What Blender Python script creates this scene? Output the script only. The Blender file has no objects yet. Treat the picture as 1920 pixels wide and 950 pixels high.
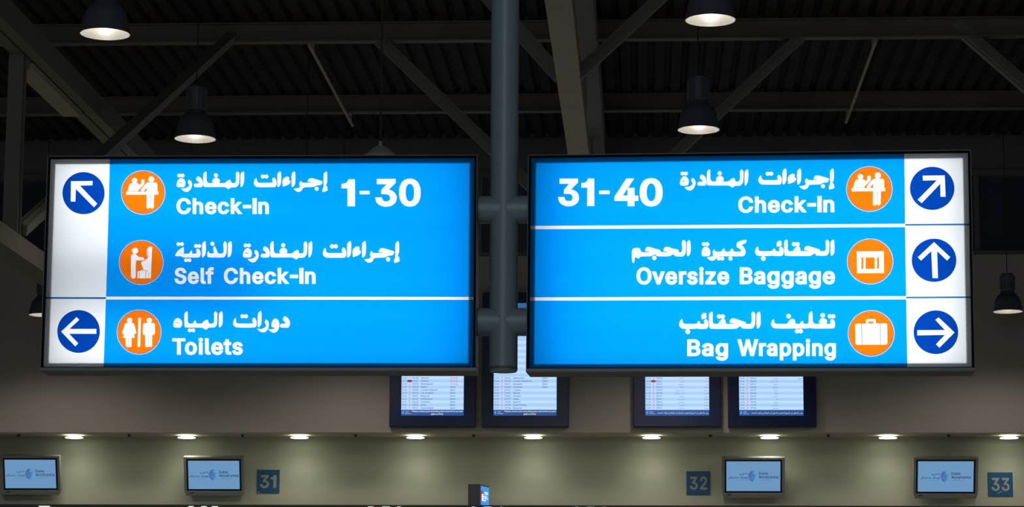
import bpy, bmesh, math, random
from mathutils import Vector, Matrix
from mathutils.geometry import delaunay_2d_cdt

S = bpy.context.scene
COL = S.collection
R = math.radians
random.seed(7)

# ------------------------------------------------------------------ camera
W, H, F = 1920, 950, 4700.0
EYE = 1.6
CAMM = Matrix.Rotation(R(3.06), 3, 'Z') @ Matrix.Rotation(R(90 + 9.42), 3, 'X') @ Matrix.Rotation(R(.3), 3, 'Z')
CAMP = Vector((0, 0, EYE))
cd = bpy.data.cameras.new('camera'); cd.sensor_width = 36; cd.lens = 36 * F / W; cd.clip_end = 200
cam = bpy.data.objects.new('camera', cd); COL.objects.link(cam)
cam.matrix_world = Matrix.Translation(CAMP) @ CAMM.to_4x4()
S.camera = cam

# ------------------------------------------------------------------ world, exposure, added fill light
S.view_settings.view_transform = 'Standard'; S.view_settings.look = 'None'
S.view_settings.exposure = 0.0; S.view_settings.gamma = 1.0; S.view_settings.use_curve_mapping = False
S.cycles.use_denoising = True
S.cycles.max_bounces = 8; S.cycles.diffuse_bounces = 5; S.cycles.transmission_bounces = 6
S.cycles.sample_clamp_indirect = 3.0
wd = bpy.data.worlds.new('dim_hall'); S.world = wd; wd.use_nodes = True
wd.node_tree.nodes['Background'].inputs[0].default_value = (.94, .97, 1.0, 1)
wd.node_tree.nodes['Background'].inputs[1].default_value = 0.075

def area(name, loc, size, energy, col=(1, 1, 1), rot=(0, 0, 0), size_y=None, parent=None):
    l = bpy.data.lights.new(name, 'AREA'); l.energy = energy; l.color = col
    l.shape = 'RECTANGLE'; l.size = size; l.size_y = size_y or size
    o = bpy.data.objects.new(name, l); COL.objects.link(o); o.location = loc; o.rotation_euler = rot
    if parent: o.parent = parent
    return o

# added soft fill, unseen overhead and ahead of the camera
area('hall_fill', (-0.6, 4.0, 8.6), 1.6, 130, (1.0, .97, .9), (R(24), 0, 0), 6.0)
# added cool flood behind the camera, brightens the post front and walls
area('hall_fill', (-3.0, -6.0, 6.0), 5.0, 200, (.8, .92, 1.0), (R(70), 0, R(-8)), 2.5)

# ------------------------------------------------------------------ helpers
def ray(px, py):
    return CAMM @ Vector(((px - W / 2) / F, (H / 2 - py) / F, -1))
def at(px, py, Y):
    d = ray(px, py); return CAMP + d * (Y / d.y)
def tag(o, label=None, cat=None, group=None, kind=None):
    if label: o['label'] = label
    if cat: o['category'] = cat
    if group: o['group'] = group
    if kind: o['kind'] = kind
    return o
def empty(name, loc, label, cat, group=None, rot=None):
    o = bpy.data.objects.new(name, None); COL.objects.link(o); o.location = loc
    o.empty_display_size = .1
    if rot is not None:
        o.rotation_mode = 'QUATERNION'; o.rotation_quaternion = rot.to_quaternion()
    return tag(o, label, cat, group)
def mesh_obj(name, V, Fc, mats, parent=None, mi=None, smooth=False):
    me = bpy.data.meshes.new(name)
    me.from_pydata([tuple(v) for v in V], [], Fc)
    for m in (mats if isinstance(mats, (list, tuple)) else [mats]): me.materials.append(m)
    if mi: me.polygons.foreach_set('material_index', mi)
    if smooth: me.polygons.foreach_set('use_smooth', [True] * len(me.polygons))
    me.update()
    o = bpy.data.objects.new(name, me); COL.objects.link(o)
    if parent: o.parent = parent
    return o

class MB:
    def __init__(s): s.V = []; s.F = []; s.M = []
    def add(s, V, Fc, m=0):
        b = len(s.V); s.V += [Vector(v) for v in V]; s.F += [[b + i for i in f] for f in Fc]; s.M += [m] * len(Fc); return s
    def box(s, x0, x1, y0, y1, z0, z1, m=0):
        V = [(x, y, z) for z in (z0, z1) for y in (y0, y1) for x in (x0, x1)]
        return s.add(V, [(0, 2, 3, 1), (4, 5, 7, 6), (0, 1, 5, 4), (2, 6, 7, 3), (0, 4, 6, 2), (1, 3, 7, 5)], m)
    def bar(s, a, b, w, h, up=(0, 0, 1), m=0):
        a = Vector(a); b = Vector(b); d = (b - a).normalized(); up = Vector(up)
        r = d.cross(up).normalized(); u = r.cross(d)
        V = [p + r * (i * w / 2) + u * (j * h / 2) for p in (a, b) for (i, j) in ((-1, -1), (1, -1), (1, 1), (-1, 1))]
        return s.add(V, [(3, 2, 1, 0), (4, 5, 6, 7), (0, 1, 5, 4), (1, 2, 6, 5), (2, 3, 7, 6), (3, 0, 4, 7)], m)
    def ibeam(s, a, b, w, h, t=.02, up=(0, 0, 1)):
        a = Vector(a); b = Vector(b); d = (b - a).normalized(); u = d.cross(Vector(up)).normalized().cross(d)
        s.bar(a - u * (h / 2 - t / 2), b - u * (h / 2 - t / 2), w, t, up)
        s.bar(a + u * (h / 2 - t / 2), b + u * (h / 2 - t / 2), w, t, up)
        return s.bar(a, b, t, h - 2 * t, up)
    def tube(s, a, b, r, n=16, m=0, r2=None, caps=True):
        a = Vector(a); b = Vector(b); d = (b - a).normalized()
        x = d.orthogonal().normalized(); y = d.cross(x); r2 = r if r2 is None else r2
        V = [p + x * (q * math.cos(2 * math.pi * i / n)) + y * (q * math.sin(2 * math.pi * i / n)) for p, q in ((a, r), (b, r2)) for i in range(n)]
        Fc = [(i, (i + 1) % n, n + (i + 1) % n, n + i) for i in range(n)]
        if caps: Fc += [tuple(reversed(range(n))), tuple(range(n, 2 * n))]
        return s.add(V, Fc, m)
    def lathe(s, prof, n=32, m=0, c=(0, 0, 0)):
        V = []; c = Vector(c)
        for r, z in prof:
            V += [c + Vector((r * math.cos(2 * math.pi * i / n), r * math.sin(2 * math.pi * i / n), z)) for i in range(n)]
        Fc = []
        for k in range(len(prof) - 1):
            for i in range(n):
                j = (i + 1) % n
                Fc.append((k * n + i, k * n + j, (k + 1) * n + j, (k + 1) * n + i))
        return s.add(V, Fc, m)
    def build(s, name, mats, parent=None, smooth=False, bevel=0):
        o = mesh_obj(name, s.V, s.F, mats, parent, s.M if isinstance(mats, (list, tuple)) else None, smooth)
        if smooth:
            o.data.set_sharp_from_angle(angle=R(40))
        if bevel:
            b = o.modifiers.new('bevel', 'BEVEL'); b.width = bevel; b.segments = 2; b.limit_method = 'ANGLE'
        return o

def lin(c):
    return tuple(((v / 255) / 12.92 if v <= 10 else ((v / 255 + .055) / 1.055) ** 2.4) for v in c)
def mat(name, col, rough=.6, metal=0, vary=.12, scale=6, spec=.5, bump=0):
    m = bpy.data.materials.new(name); m.use_nodes = True; nt = m.node_tree
    b = nt.nodes['Principled BSDF']; b.inputs['Roughness'].default_value = rough; b.inputs['Metallic'].default_value = metal
    b.inputs['Specular IOR Level'].default_value = spec
    tc = nt.nodes.new('ShaderNodeTexCoord'); n = nt.nodes.new('ShaderNodeTexNoise'); n.inputs['Scale'].default_value = scale
    n.inputs['Detail'].default_value = 4
    nt.links.new(tc.outputs['Object'], n.inputs['Vector'])
    r = nt.nodes.new('ShaderNodeMix'); r.data_type = 'RGBA'
    r.inputs[6].default_value = tuple(c * (1 - vary) for c in col) + (1,); r.inputs[7].default_value = tuple(min(1, c * (1 + vary)) for c in col) + (1,)
    nt.links.new(n.outputs['Fac'], r.inputs[0]); nt.links.new(r.outputs[2], b.inputs['Base Color'])
    if bump:
        bp = nt.nodes.new('ShaderNodeBump'); bp.inputs['Strength'].default_value = bump
        nt.links.new(n.outputs['Fac'], bp.inputs['Height']); nt.links.new(bp.outputs[0], b.inputs['Normal'])
    return m
def emat(name, col, strength=1.0):
    m = bpy.data.materials.new(name); m.use_nodes = True; nt = m.node_tree
    b = nt.nodes['Principled BSDF']; b.inputs['Base Color'].default_value = (.02, .02, .02, 1); b.inputs['Roughness'].default_value = .4
    b.inputs['Emission Color'].default_value = tuple(col) + (1,); b.inputs['Emission Strength'].default_value = strength
    return m
def film(name, col):
    """opal acrylic with a printed translucent film: the tubes behind shine through it"""
    m = bpy.data.materials.new(name); m.use_nodes = True; nt = m.node_tree
    nt.nodes.remove(nt.nodes['Principled BSDF'])
    t = nt.nodes.new('ShaderNodeBsdfTranslucent'); t.inputs[0].default_value = tuple(col) + (1,)
    d = nt.nodes.new('ShaderNodeBsdfDiffuse'); d.inputs[0].default_value = tuple(col) + (1,)
    x = nt.nodes.new('ShaderNodeMixShader'); x.inputs[0].default_value = .12
    nt.links.new(t.outputs[0], x.inputs[1]); nt.links.new(d.outputs[0], x.inputs[2])
    nt.links.new(x.outputs[0], nt.nodes['Material Output'].inputs[0])
    return m

M = {}
M['deck'] = mat('painted_deck', (.036, .032, .033), .85, 0, .25, 2, .15)
M['chord'] = mat('cream_painted_chord', (.47, .43, .33), .6, 0, .12, 3)
M['steel'] = mat('dull_painted_steel', (.17, .155, .12), .6, 0, .15, 3, .35)
M['steel2'] = mat('grey_painted_steel', (.20, .205, .18), .6, 0, .15, 3, .35)
M['conduit'] = mat('tan_conduit', (.42, .34, .24), .5, 0, .1, 4)
M['wall'] = mat('warm_grey_plaster', (.445, .41, .37), .9, 0, .06, 1.2, .25)
M['fascia'] = mat('dark_grey_fascia', (.15, .15, .165), .8, 0, .08, 1.5, .2)
M['wall2'] = mat('pale_cream_panel', (.56, .57, .45), .9, 0, .05, 1.0, .2)
M['soffit'] = mat('soffit_paint', (.50, .48, .38), .85, 0, .05, 1.0)
M['floor'] = mat('grey_terrazzo', (.58, .56, .51), .45, 0, .2, 20)
M['glass'] = mat('dark_glass', (.035, .045, .085), .3, 0, .2, 1)
M['wframe'] = mat('dark_window_frame', (.12, .12, .13), .5, 0, .1, 4)
M['pole'] = mat('blue_grey_painted_pole', (.215, .315, .385), .40, 0, .06, 9, .5)
M['case'] = mat('dark_grey_casing', (.085, .095, .115), .45, .3, .1, 5)
M['lip'] = mat('brushed_frame_edge', (.15, .175, .185), .45, .3, .1, 8)
M['white_in'] = mat('white_reflector', (.85, .85, .85), .9, 0, .02, 3)
M['black'] = mat('black_plastic', (.012, .013, .018), .35, 0, .2, 6)
M['navy'] = mat('dark_navy_glass', (.010, .022, .10), .2, 0, .2, 2, .3)
M['bezel'] = mat('silver_grey_plastic', (.30, .31, .29), .5, .1, .06, 8)
M['plate'] = mat('blue_number_plate', (.012, .11, .27), .5, 0, .08, 6)
M['digit'] = mat('pale_digit', (.38, .44, .41), .6, 0, .04, 6)
M['lampblack'] = mat('dark_lamp_housing', (.10, .12, .165), .5, .1, .1, 8)
M['cap'] = mat('pale_cap', (.30, .33, .32), .6, 0, .1, 8)
M['cable'] = mat('black_cable', (.02, .02, .02), .6)
M['beam'] = mat('dark_beam', (.03, .035, .04), .5)
M['gasket'] = mat('black_gasket', (.008, .008, .01), .9, 0, .1, 8, .1)
M['refl'] = mat('dimpled_reflector', (.74, .72, .68), .35, .5, .15, 60, .5, .6)

# ------------------------------------------------------------------ structure
YB, YL = 37.4, 38.3            # bulkhead face, lower wall face
ZS = EYE + 3.50                # soffit
ZD = EYE + 8.0                 # underside of deck
XA, XB = -30.0, 27.0
def slab(name, x0, x1, y0, y1, z0, z1, m):
    return tag(MB().box(x0, x1, y0, y1, z0, z1).build(name, m), kind='structure')
slab('floor', XA, XB, -14, YL + .4, -.2, 0, M['floor'])
slab('wall_back_lower', XA, XB, YL, YL + .3, 0, ZS + .3, M['wall2'])
slab('soffit', XA, XB, YB + .001, YL, ZS, ZS + .25, M['soffit'])
slab('wall_back_upper', XA, XB, YB, YB + .25, ZS + .003, EYE + 6.17, M['wall'])
slab('wall_back_top', XA, XB, YB, YB + .25, EYE + 7.46, ZD + .2, M['fascia'])
# high level glazing in the upper wall
k = 0; x = -2.5 - 3.0 * 8
while x < XB - 1:
    k += 1
    f = MB()
    f.box(x - .05, x + .05, YB - .03, YB + .2, EYE + 6.17, EYE + 7.46)
    f.box(x + .05, x + 2.95, YB - .03, YB + .2, EYE + 7.38, EYE + 7.46)
    f.box(x + .05, x + 2.95, YB - .03, YB + .2, EYE + 6.17, EYE + 6.23)
    f.box(x + 1.46, x + 1.54, YB + .05, YB + .2, EYE + 6.23, EYE + 7.38)
    w = tag(f.build('window_%d' % k, M['wframe']), kind='structure')
    MB().box(x + .05, x + 2.95, YB + .12, YB + .15, EYE + 6.23, EYE + 7.38).build('pane', M['glass'], w)
    x += 3.0
# corrugated roof deck
d = MB(); prof = []; x = XA
while x < XB:
    prof += [(x, 0), (x + .125, 0), (x + .15, .075), (x + .20, .075)]; x += .225
V = [(a, y, ZD + z) for y in (-12.0, YB + .2) for a, z in prof]; n = len(prof)
d.add(V, [(i, n + i, n + i + 1, i + 1) for i in range(n - 1)])
d.box(XA, XB, -12, YB + .25, ZD + .09, ZD + .2)
tag(d.build('ceiling', M['deck']), kind='structure')

# dark counter canopy beam at the foot of the picture
bz = at(960, 946.5, 37.3).z
slab('trim_1', XA, XB, 37.3, 37.75, bz - .45, bz, M['beam'])

# ------------------------------------------------------------------ roof steel
for i, (Y, lab) in enumerate(((26.4, None), (30.45, 'cream roof purlin crossing the hall, upper of the two seen under the deck'), (34.5, 'cream roof purlin crossing the hall, lower of the two seen above the signs'))):
    if not lab: continue
    m = MB().ibeam((XA, Y, EYE + 7.875), (XB, Y, EYE + 7.875), .14, .25, .018)
    tag(m.build('roof_purlin', M['steel']), lab, 'roof beam', 'roof purlins')

def truss(X, label, lower):
    t = empty('roof_truss', (X, 25, EYE + 6.06), label, 'roof truss', 'roof trusses')
    z = 0.125
    c = MB()
    if lower:
        c.bar((-.075, -11, z), (-.075, 12.2, z), .12, .25).bar((.075, -11, z), (.075, 12.2, z), .12, .25).bar((0, -11, z + .02), (0, 12.2, z + .02), .04, .2)
    else:
        c.bar((0, -11, z), (0, .38, z), .25, .25).bar((0, .385, z), (0, 12.2, z), .25, .25)
    c.build('lower_chord', M['chord' if not lower else 'steel2'], t)
    if not lower:
        MB().ibeam((.02, -11, 1.52), (.02, 12.2, 1.52), .40, .42, .03).build('upper_chord', M['steel'], t)
        for dy in (5.5, 9.5):
            MB().bar((0, dy, .25), (0, dy, 1.33), .14, .14, (0, 1, 0)).build('web_post', M['steel2'], t)
    return t
tl = truss(-6.2, 'cream painted roof truss running back above the left end of the left sign', True)
b = MB().bar((-.08, -6, -1.92), (-.08, 8.5, -2.0), .24, .2)
b.build('bottom_chord', M['steel'], tl)
MB().box(-.20, .0, -.45, 1.75, -.07, -.002).build('gusset_plate', M['chord'], tl)
MB().ibeam((-.08, -.75, -.0), (-.08, -.75, -1.85), .15, .15, .02, (0, 1, 0)).build('web_post', M['steel2'], tl)
tc = truss(-.78, 'cream painted roof truss running back just right of the sign post', False)
MB().bar((0, 5.5, -1.1), (0, 9.6, -1.1), .2, .18).build('bottom_chord', M['steel'], tc)
MB().bar((0, 5.5, 0), (0, 5.5, -1.1), .14, .14, (0, 1, 0)).build('web_post', M['steel2'], tc)
MB().bar((0, 9.5, 0), (0, 9.5, -1.1), .14, .14, (0, 1, 0)).build('web_post', M['steel2'], tc)
def strut(a, b, label, w=.16):
    m = MB(); a = Vector(a); b = Vector(b)
    m.bar(a, b, .02, w, (0, 1, 0)); d = (b - a).normalized()
    side = d.cross(Vector((0, 1, 0))).normalized()
    m.bar(a + Vector((0, .06, 0)) + side * (w / 2 - .01), b + Vector((0, .06, 0)) + side * (w / 2 - .01), .12, .02, side)
    m.bar(a, b, .12, w - .03, (0, 1, 0))
    tag(m.build('roof_brace', M['steel2']), label, 'roof brace', 'diagonal roof braces')
def P(px, py, Y): return at(px, py, Y)
strut(P(40, 430, 24.4), P(434, 70, 30.4), 'long diagonal roof brace rising from behind the left sign to the upper purlin', .15)
strut(P(1050, 141, 25.4), P(900, -25, 25.4), 'grey diagonal roof brace meeting the centre truss from its left, beside the post', .15)
strut(P(1082, 142, 25.4), P(1260, -24, 25.4), 'grey diagonal roof brace leaving the centre truss to its upper right', .15)
strut(P(1083, 430, 30.5), P(708, 70, 30.5), 'diagonal roof brace passing behind the sign post above the left sign', .16)
strut(P(1110, 434, 30.5), P(1503, 68, 30.5), 'diagonal roof brace rising from the right sign behind the lower lamp', .16)
strut(P(2010, 232, 30.5), P(1790, 42, 30.5), 'diagonal roof brace at the top right corner falling to the right', .16)
for X, lab in ((-4.16, 'thin tan conduit under the deck above the left sign'), (2.86, 'thin tan conduit under the deck above the right sign')):
    m = MB().tube((X, 30.2, EYE + 7.66), (X, 34.9, EYE + 7.66), .022, 10)
    for yy in (30.45, 34.5): m.box(X - .03, X + .03, yy - .04, yy + .04, EYE + 7.66, EYE + 7.76)
    tag(m.build('conduit', M['conduit']), lab, 'conduit', 'roof conduits')

# ---- traced lettering and pictograms
ARAB = {
 'dhatiya': ((320, 445, 15.833), [
  [(125,515),(150,460),(200,390),(270,335),(340,290),(375,270),(382,290),(380,470),(330,560),(300,548),(150,548),(125,535)],
  [(320,470),(780,470),(748,400),(760,330),(790,318),(835,340),(870,390),(885,460),(875,530),(845,578),(790,586),(360,584),(325,570)],
  [(540,475),(570,410),(600,375),(625,380),(632,475)],
  [(920,180),(960,140),(1000,95),(1025,110),(1038,250),(1035,440),(1010,520),(965,570),(935,588),(918,570)],
  [(1075,480),(1085,420),(1110,395),(1135,420),(1140,465),(1285,465),(1262,390),(1250,330),(1270,255),(1290,240),(1330,290),(1370,390),(1395,465),(1560,465),(1562,300),(1550,180),(1580,120),(1610,95),(1640,130),(1665,180),(1655,300),(1650,460),(1620,530),(1580,572),(1530,585),(1110,582),(1078,550)],
  [(1690,170),(1730,125),(1775,95),(1800,120),(1812,260),(1800,450),(1775,530),(1730,575),(1695,585),(1685,560)]],
  [(220,185,57),(325,185,57),(740,243,57),(840,243,57),(445,665,57),(548,665,57),(1230,175,60)],
  [[(265,435),(300,425),(310,445),(270,452)]]),
 'mughadara': ((450, 445, 13.714), [
  [(65,430),(85,350),(120,300),(170,262),(215,265),(265,300),(295,350),(300,410),(285,470),(265,505),(100,508),(70,480)],
  [(360,380),(370,330),(400,308),(440,335),(475,400),(475,460),(450,540),(400,605),(340,635),(285,630),(225,590),(180,540),(260,545),(330,525),(390,480),(408,455),(385,420)],
  [(520,505),(530,410),(680,405),(640,355),(590,320),(585,280),(610,230),(650,222),(700,250),(740,300),(760,370),(765,440),(740,490),(720,508)],
  [(770,150),(810,105),(848,80),(860,120),(858,400),(1070,400),(1010,375),(1005,345),(1030,290),(1080,262),(1140,258),(1190,285),(1212,330),(1205,370),(1182,405),(1345,400),(1365,370),(1420,330),(1470,310),(1500,320),(1505,400),(1630,400),(1635,200),(1625,150),(1650,110),(1685,88),(1710,115),(1728,150),(1722,300),(1715,410),(1690,460),(1650,500),(1620,510),(1495,512),(1470,540),(1440,560),(1400,535),(1360,510),(1330,500),(800,505),(775,480)],
  [(1755,150),(1800,105),(1835,82),(1850,120),(1855,260),(1840,400),(1810,470),(1775,505),(1755,500)]],
  [(135,195,50),(225,195,50),(1105,190,54)], [[(118,382),(205,380),(216,402),(130,402)]]),
 'ijraat': ((600, 440, 12), [
  [(55,400),(70,340),(105,295),(125,285),(125,340),(145,390),(175,402),(520,402),(485,360),(490,310),(515,275),(545,285),(575,330),(590,390),(588,450),(565,495),(530,508),(130,508),(90,480),(60,440)],
  [(605,190),(640,155),(675,125),(692,145),(700,250),(695,400),(675,460),(645,495),(615,505),(608,480)],
  [(720,400),(735,330),(770,280),(820,255),(870,255),(888,285),(885,320),(870,345),(915,345),(915,390),(890,430),(840,460),(780,480),(740,495),(728,475),(740,440)],
  [(940,190),(975,150),(1010,125),(1025,150),(1032,260),(1028,400),(1010,460),(985,495),(950,505),(942,480)],
  [(1120,420),(1135,375),(1160,355),(1175,385),(1200,402),(1435,402),(1390,385),(1315,380),(1325,335),(1355,300),(1410,288),(1470,305),(1570,335),(1670,365),(1660,410),(1630,455),(1540,460),(1500,480),(1460,505),(1215,508),(1190,570),(1150,610),(1095,622),(1040,600),(980,540),(1050,540),(1110,525),(1148,490),(1125,460)],
  [(1690,195),(1720,155),(1755,128),(1772,150),(1778,260),(1775,390),(1755,440),(1740,480),(1775,485),(1785,510),(1770,540),(1795,555),(1780,590),(1730,610),(1675,625),(1665,615),(1665,550),(1690,510),(1690,470)]],
  [(268,252,48),(350,252,48),(1530,545,48)], []),
 'miyah': ((315, 575, 15.833), [
  [(145,490),(165,420),(200,360),(260,325),(310,325),(360,360),(400,410),(415,470),(400,550),(370,595),(340,608),(190,605),(150,575)],
  [(475,190),(520,145),(560,110),(578,150),(572,485),(740,485),(750,440),(790,395),(820,398),(820,485),(1005,485),(1030,435),(1080,400),(1150,372),(1185,385),(1195,485),(1360,485),(1362,250),(1350,185),(1380,130),(1405,120),(1440,160),(1468,200),(1450,250),(1450,480),(1430,540),(1390,590),(1340,605),(1185,608),(1150,650),(1115,672),(1060,640),(1005,605),(500,605),(478,570)],
  [(1500,190),(1550,145),(1585,112),(1602,130),(1618,250),(1615,460),(1600,530),(1555,585),(1515,605),(1498,590)]],
  [(635,688,57),(740,688,57)], [[(203,457),(255,445),(312,472),(305,482),(255,466),(210,472)],[(1095,490),(1115,490),(1115,512),(1095,512)]]),
 'dawrat': ((430, 575, 15.833), [
  [(100,480),(115,400),(150,340),(188,310),(185,390),(200,450),(230,485),(715,485),(670,420),(680,350),(705,305),(750,320),(790,380),(808,460),(800,530),(775,585),(730,608),(210,605),(150,575),(110,530)],
  [(835,190),(880,145),(920,108),(940,130),(952,260),(945,450),(925,530),(880,585),(845,605),(835,585)],
  [(1045,450),(1055,400),(1085,370),(1125,390),(1155,440),(1168,510),(1150,620),(1110,690),(1050,740),(985,752),(910,725),(850,680),(815,635),(900,650),(980,645),(1050,600),(1088,555),(1065,500)],
  [(1240,520),(1260,430),(1290,375),(1340,340),(1400,345),(1445,390),(1478,470),(1478,570),(1450,660),(1400,730),(1320,765),(1250,745),(1190,700),(1140,655),(1260,660),(1320,640),(1360,605),(1270,600),(1245,570)],
  [(1490,605),(1510,490),(1670,485),(1640,430),(1580,390),(1590,330),(1620,280),(1660,275),(1720,310),(1770,380),(1798,460),(1785,540),(1755,595),(1730,610)]],
  [(380,270,60),(487,270,60)], [[(1328,465),(1352,465),(1352,488),(1328,488)]]),
 'hajm': ((1175, 440, 14.615), [
  [(135,480),(145,420),(165,375),(210,350),(350,350),(375,400),(390,470),(650,470),(600,445),(500,440),(510,385),(540,335),(590,318),(650,330),(750,365),(920,405),(925,465),(1150,465),(1090,440),(1000,438),(1010,385),(1040,335),(1090,318),(1160,330),(1260,370),(1425,400),(1420,470),(1515,470),(1520,250),(1505,190),(1535,145),(1575,130),(1600,160),(1625,200),(1620,450),(1600,520),(1560,570),(1520,585),(1340,580),(1305,560),(1295,520),(1240,535),(1180,580),(830,582),(800,545),(765,525),(720,545),(665,580),(370,582),(350,625),(320,638),(270,620),(220,580),(218,680),(200,745),(178,765),(155,740),(138,650)],
  [(1650,195),(1690,145),(1730,135),(1750,250),(1755,400),(1740,500),(1700,565),(1665,580),(1648,540)]],
  [(755,625,60)], []),
 'kabira': ((1300, 440, 15.833), [
  [(240,510),(260,430),(300,370),(350,340),(410,345),(460,390),(500,450),(508,520),(490,590),(460,625),(280,628),(248,590)],
  [(570,520),(585,450),(620,420),(640,465),(670,490),(830,490),(850,440),(900,400),(930,410),(935,490),(1085,490),(1105,430),(1155,400),(1180,410),(1185,490),(1430,490),(1400,420),(1360,390),(1310,370),(1278,310),(1290,240),(1330,195),(1450,155),(1580,130),(1575,190),(1540,240),(1480,260),(1430,290),(1480,340),(1535,420),(1555,490),(1540,560),(1500,615),(1460,630),(700,625),(670,690),(620,745),(560,762),(480,740),(430,700),(400,660),(500,645),(570,620),(590,600)]],
  [(310,265,58),(415,265,58),(750,695,58),(860,695,58),(1100,695,60)], [[(318,478),(380,477),(387,493),(318,493)]]),
 'haqaib': ((1410, 440, 12), [
  [(65,370),(80,310),(110,265),(140,260),(140,320),(165,362),(455,362),(465,325),(495,300),(520,310),(525,362),(640,362),(605,330),(615,285),(640,260),(680,270),(705,310),(712,370),(700,430),(670,468),(480,470),(458,450),(435,468),(150,468),(105,450),(75,415)],
  [(550,210),(560,160),(600,128),(650,125),(665,150),(655,180),(670,200),(665,235),(600,255),(555,265),(560,235)],
  [(720,150),(750,115),(785,98),(805,120),(800,362),(920,362),(945,320),(985,270),(1030,250),(1070,265),(1090,310),(1085,362),(1300,362),(1255,345),(1172,335),(1185,280),(1215,250),(1265,242),(1330,258),(1430,295),(1535,325),(1520,362),(1660,362),(1662,200),(1650,155),(1670,115),(1700,98),(1725,130),(1742,160),(1735,360),(1720,410),(1690,450),(1660,462),(1460,462),(1430,435),(1415,405),(1380,425),(1330,460),(1300,468),(760,468),(728,440)],
  [(1765,155),(1800,115),(1845,98),(1855,200),(1858,350),(1845,410),(1810,450),(1785,465),(1770,440)]],
  [(255,525,54),(945,203,48),(1025,203,48)], [[(988,340),(1010,340),(1010,360),(988,360)]]),
 'taghlif': ((1435, 575, 13.714), [
  [(145,440),(160,370),(190,325),(225,305),(225,370),(245,415),(270,430),(560,430),(590,380),(640,320),(690,295),(740,310),(770,350),(765,430),(890,430),(905,385),(950,350),(975,365),(975,430),(1115,430),(1115,180),(1150,135),(1190,100),(1212,125),(1215,430),(1440,430),(1385,405),(1380,370),(1400,320),(1440,288),(1500,285),(1560,310),(1590,350),(1585,390),(1562,430),(1700,430),(1665,390),(1680,330),(1705,300),(1750,320),(1785,370),(1798,440),(1785,510),(1765,548),(1170,550),(1140,525),(1120,548),(240,550),(190,520),(155,480)]],
  [(598,232,60),(1475,212,60),(1660,235,54),(1750,235,54),(815,618,56),(910,618,56)], [[(640,402),(668,402),(668,424)]]),
}
def _c(x, y, r, n=20): return [(x + r * math.cos(6.28319 * i / n), y + r * math.sin(6.28319 * i / n)) for i in range(n)]
ICON = {
 'checkin': (((458, 475), (330, 330)), [
   _c(330, 298, 40), [(228,455),(250,370),(262,347),(285,338),(380,336),(408,362),(430,335),(430,285),(475,285),(475,345),(455,372),(398,428),(380,455)],
   [(205,462),(520,460),(520,507),(205,509)], [(600,460),(682,460),(682,507),(600,507)], _c(578, 280, 44),
   [(515,325),(640,326),(662,338),(668,360),(668,460),(630,490),(622,515),(510,515),(512,400),(465,455),(430,457),(421,435),(495,345)],
   [(510,500),(562,500),(562,695),(547,712),(522,712),(508,698)], [(570,500),(622,500),(616,698),(600,712),(577,710),(566,695)]],
   [], [[(562,512),(570,512),(567,690),(562,690)]]),
 'selfcheck': (((468, 445), (333, 333)), [
   _c(377, 273, 46), [(315,360),(322,332),(345,320),(370,318),(400,335),(435,363),(500,370),(515,390),(500,408),(420,416),(394,410),(385,500),(388,650),(375,678),(350,685),(325,675),(316,650)],
   [(575,215),(630,212),(612,680),(575,680),(500,545),(465,455),(475,428),(560,385),(577,365)], [(556,238),(572,228),(568,365),(553,352)]],
   [[(476,434),(560,391),(562,399),(480,440)], [(405,590),(425,563),(465,561),(475,546),(512,546),(524,561),(562,563),(582,590),(582,686),(405,686)]],
   []),
 'toilets': (((475, 445), (333, 333)), [
   _c(335, 272, 40), [(262,330),(270,316),(290,310),(380,310),(398,318),(405,332),(435,462),(405,474),(396,455),(412,528),(365,530),(362,655),(345,670),(325,662),(300,670),(278,655),(275,530),(235,528),(255,458),(245,475),(220,465)],
   [(465,235),(502,235),(492,658),(475,668),(452,660)],
   _c(628, 272, 40), [(533,335),(545,316),(560,310),(690,310),(706,318),(712,335),(712,470),(690,488),(672,478),(668,655),(650,668),(618,660),(590,668),(568,655),(565,480),(545,490),(530,470)]],
   [], [[(321,530),(326,530),(325,660),(321,660)], [(616,480),(621,480),(620,660),(616,660)]]),
 'oversize': (((488, 470), (345, 340)), [[(290,322),(690,318),(694,640),(294,644)]],
   [[(420,410),(555,410),(555,580),(420,580)], [(357,410),(390,410),(390,580),(357,580)], [(588,410),(621,410),(621,578),(588,578)]], []),
 'suitcase': (((505, 468), (348, 345)), [
   [(268,350),(275,332),(292,324),(428,322),(428,272),(434,260),(448,254),(552,254),(566,260),(573,272),(573,320),(718,318),(735,324),(742,342),(746,608),(740,626),(724,634),(298,637),(280,630),(272,615)]],
   [[(462,290),(536,290),(536,321),(462,321)]], [[(358,324),(368,324),(374,636),(365,636)], [(633,322),(643,322),(650,635),(641,635)]]),
}
for _k in ICON: ICON[_k] = ICON[_k] + ([],)
ICON['selfcheck'][4].append([(412,592),(418,576),(428,570),(468,568),(478,552),(508,552),(518,568),(560,570),(571,576),(576,592),(576,680),(412,680)])
ICON['selfcheck'][3].extend([[(436,571),(443,571),(443,680),(436,680)], [(533,570),(540,570),(540,680),(533,680)], [(484,560),(503,560),(503,568),(484,568)]])
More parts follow.
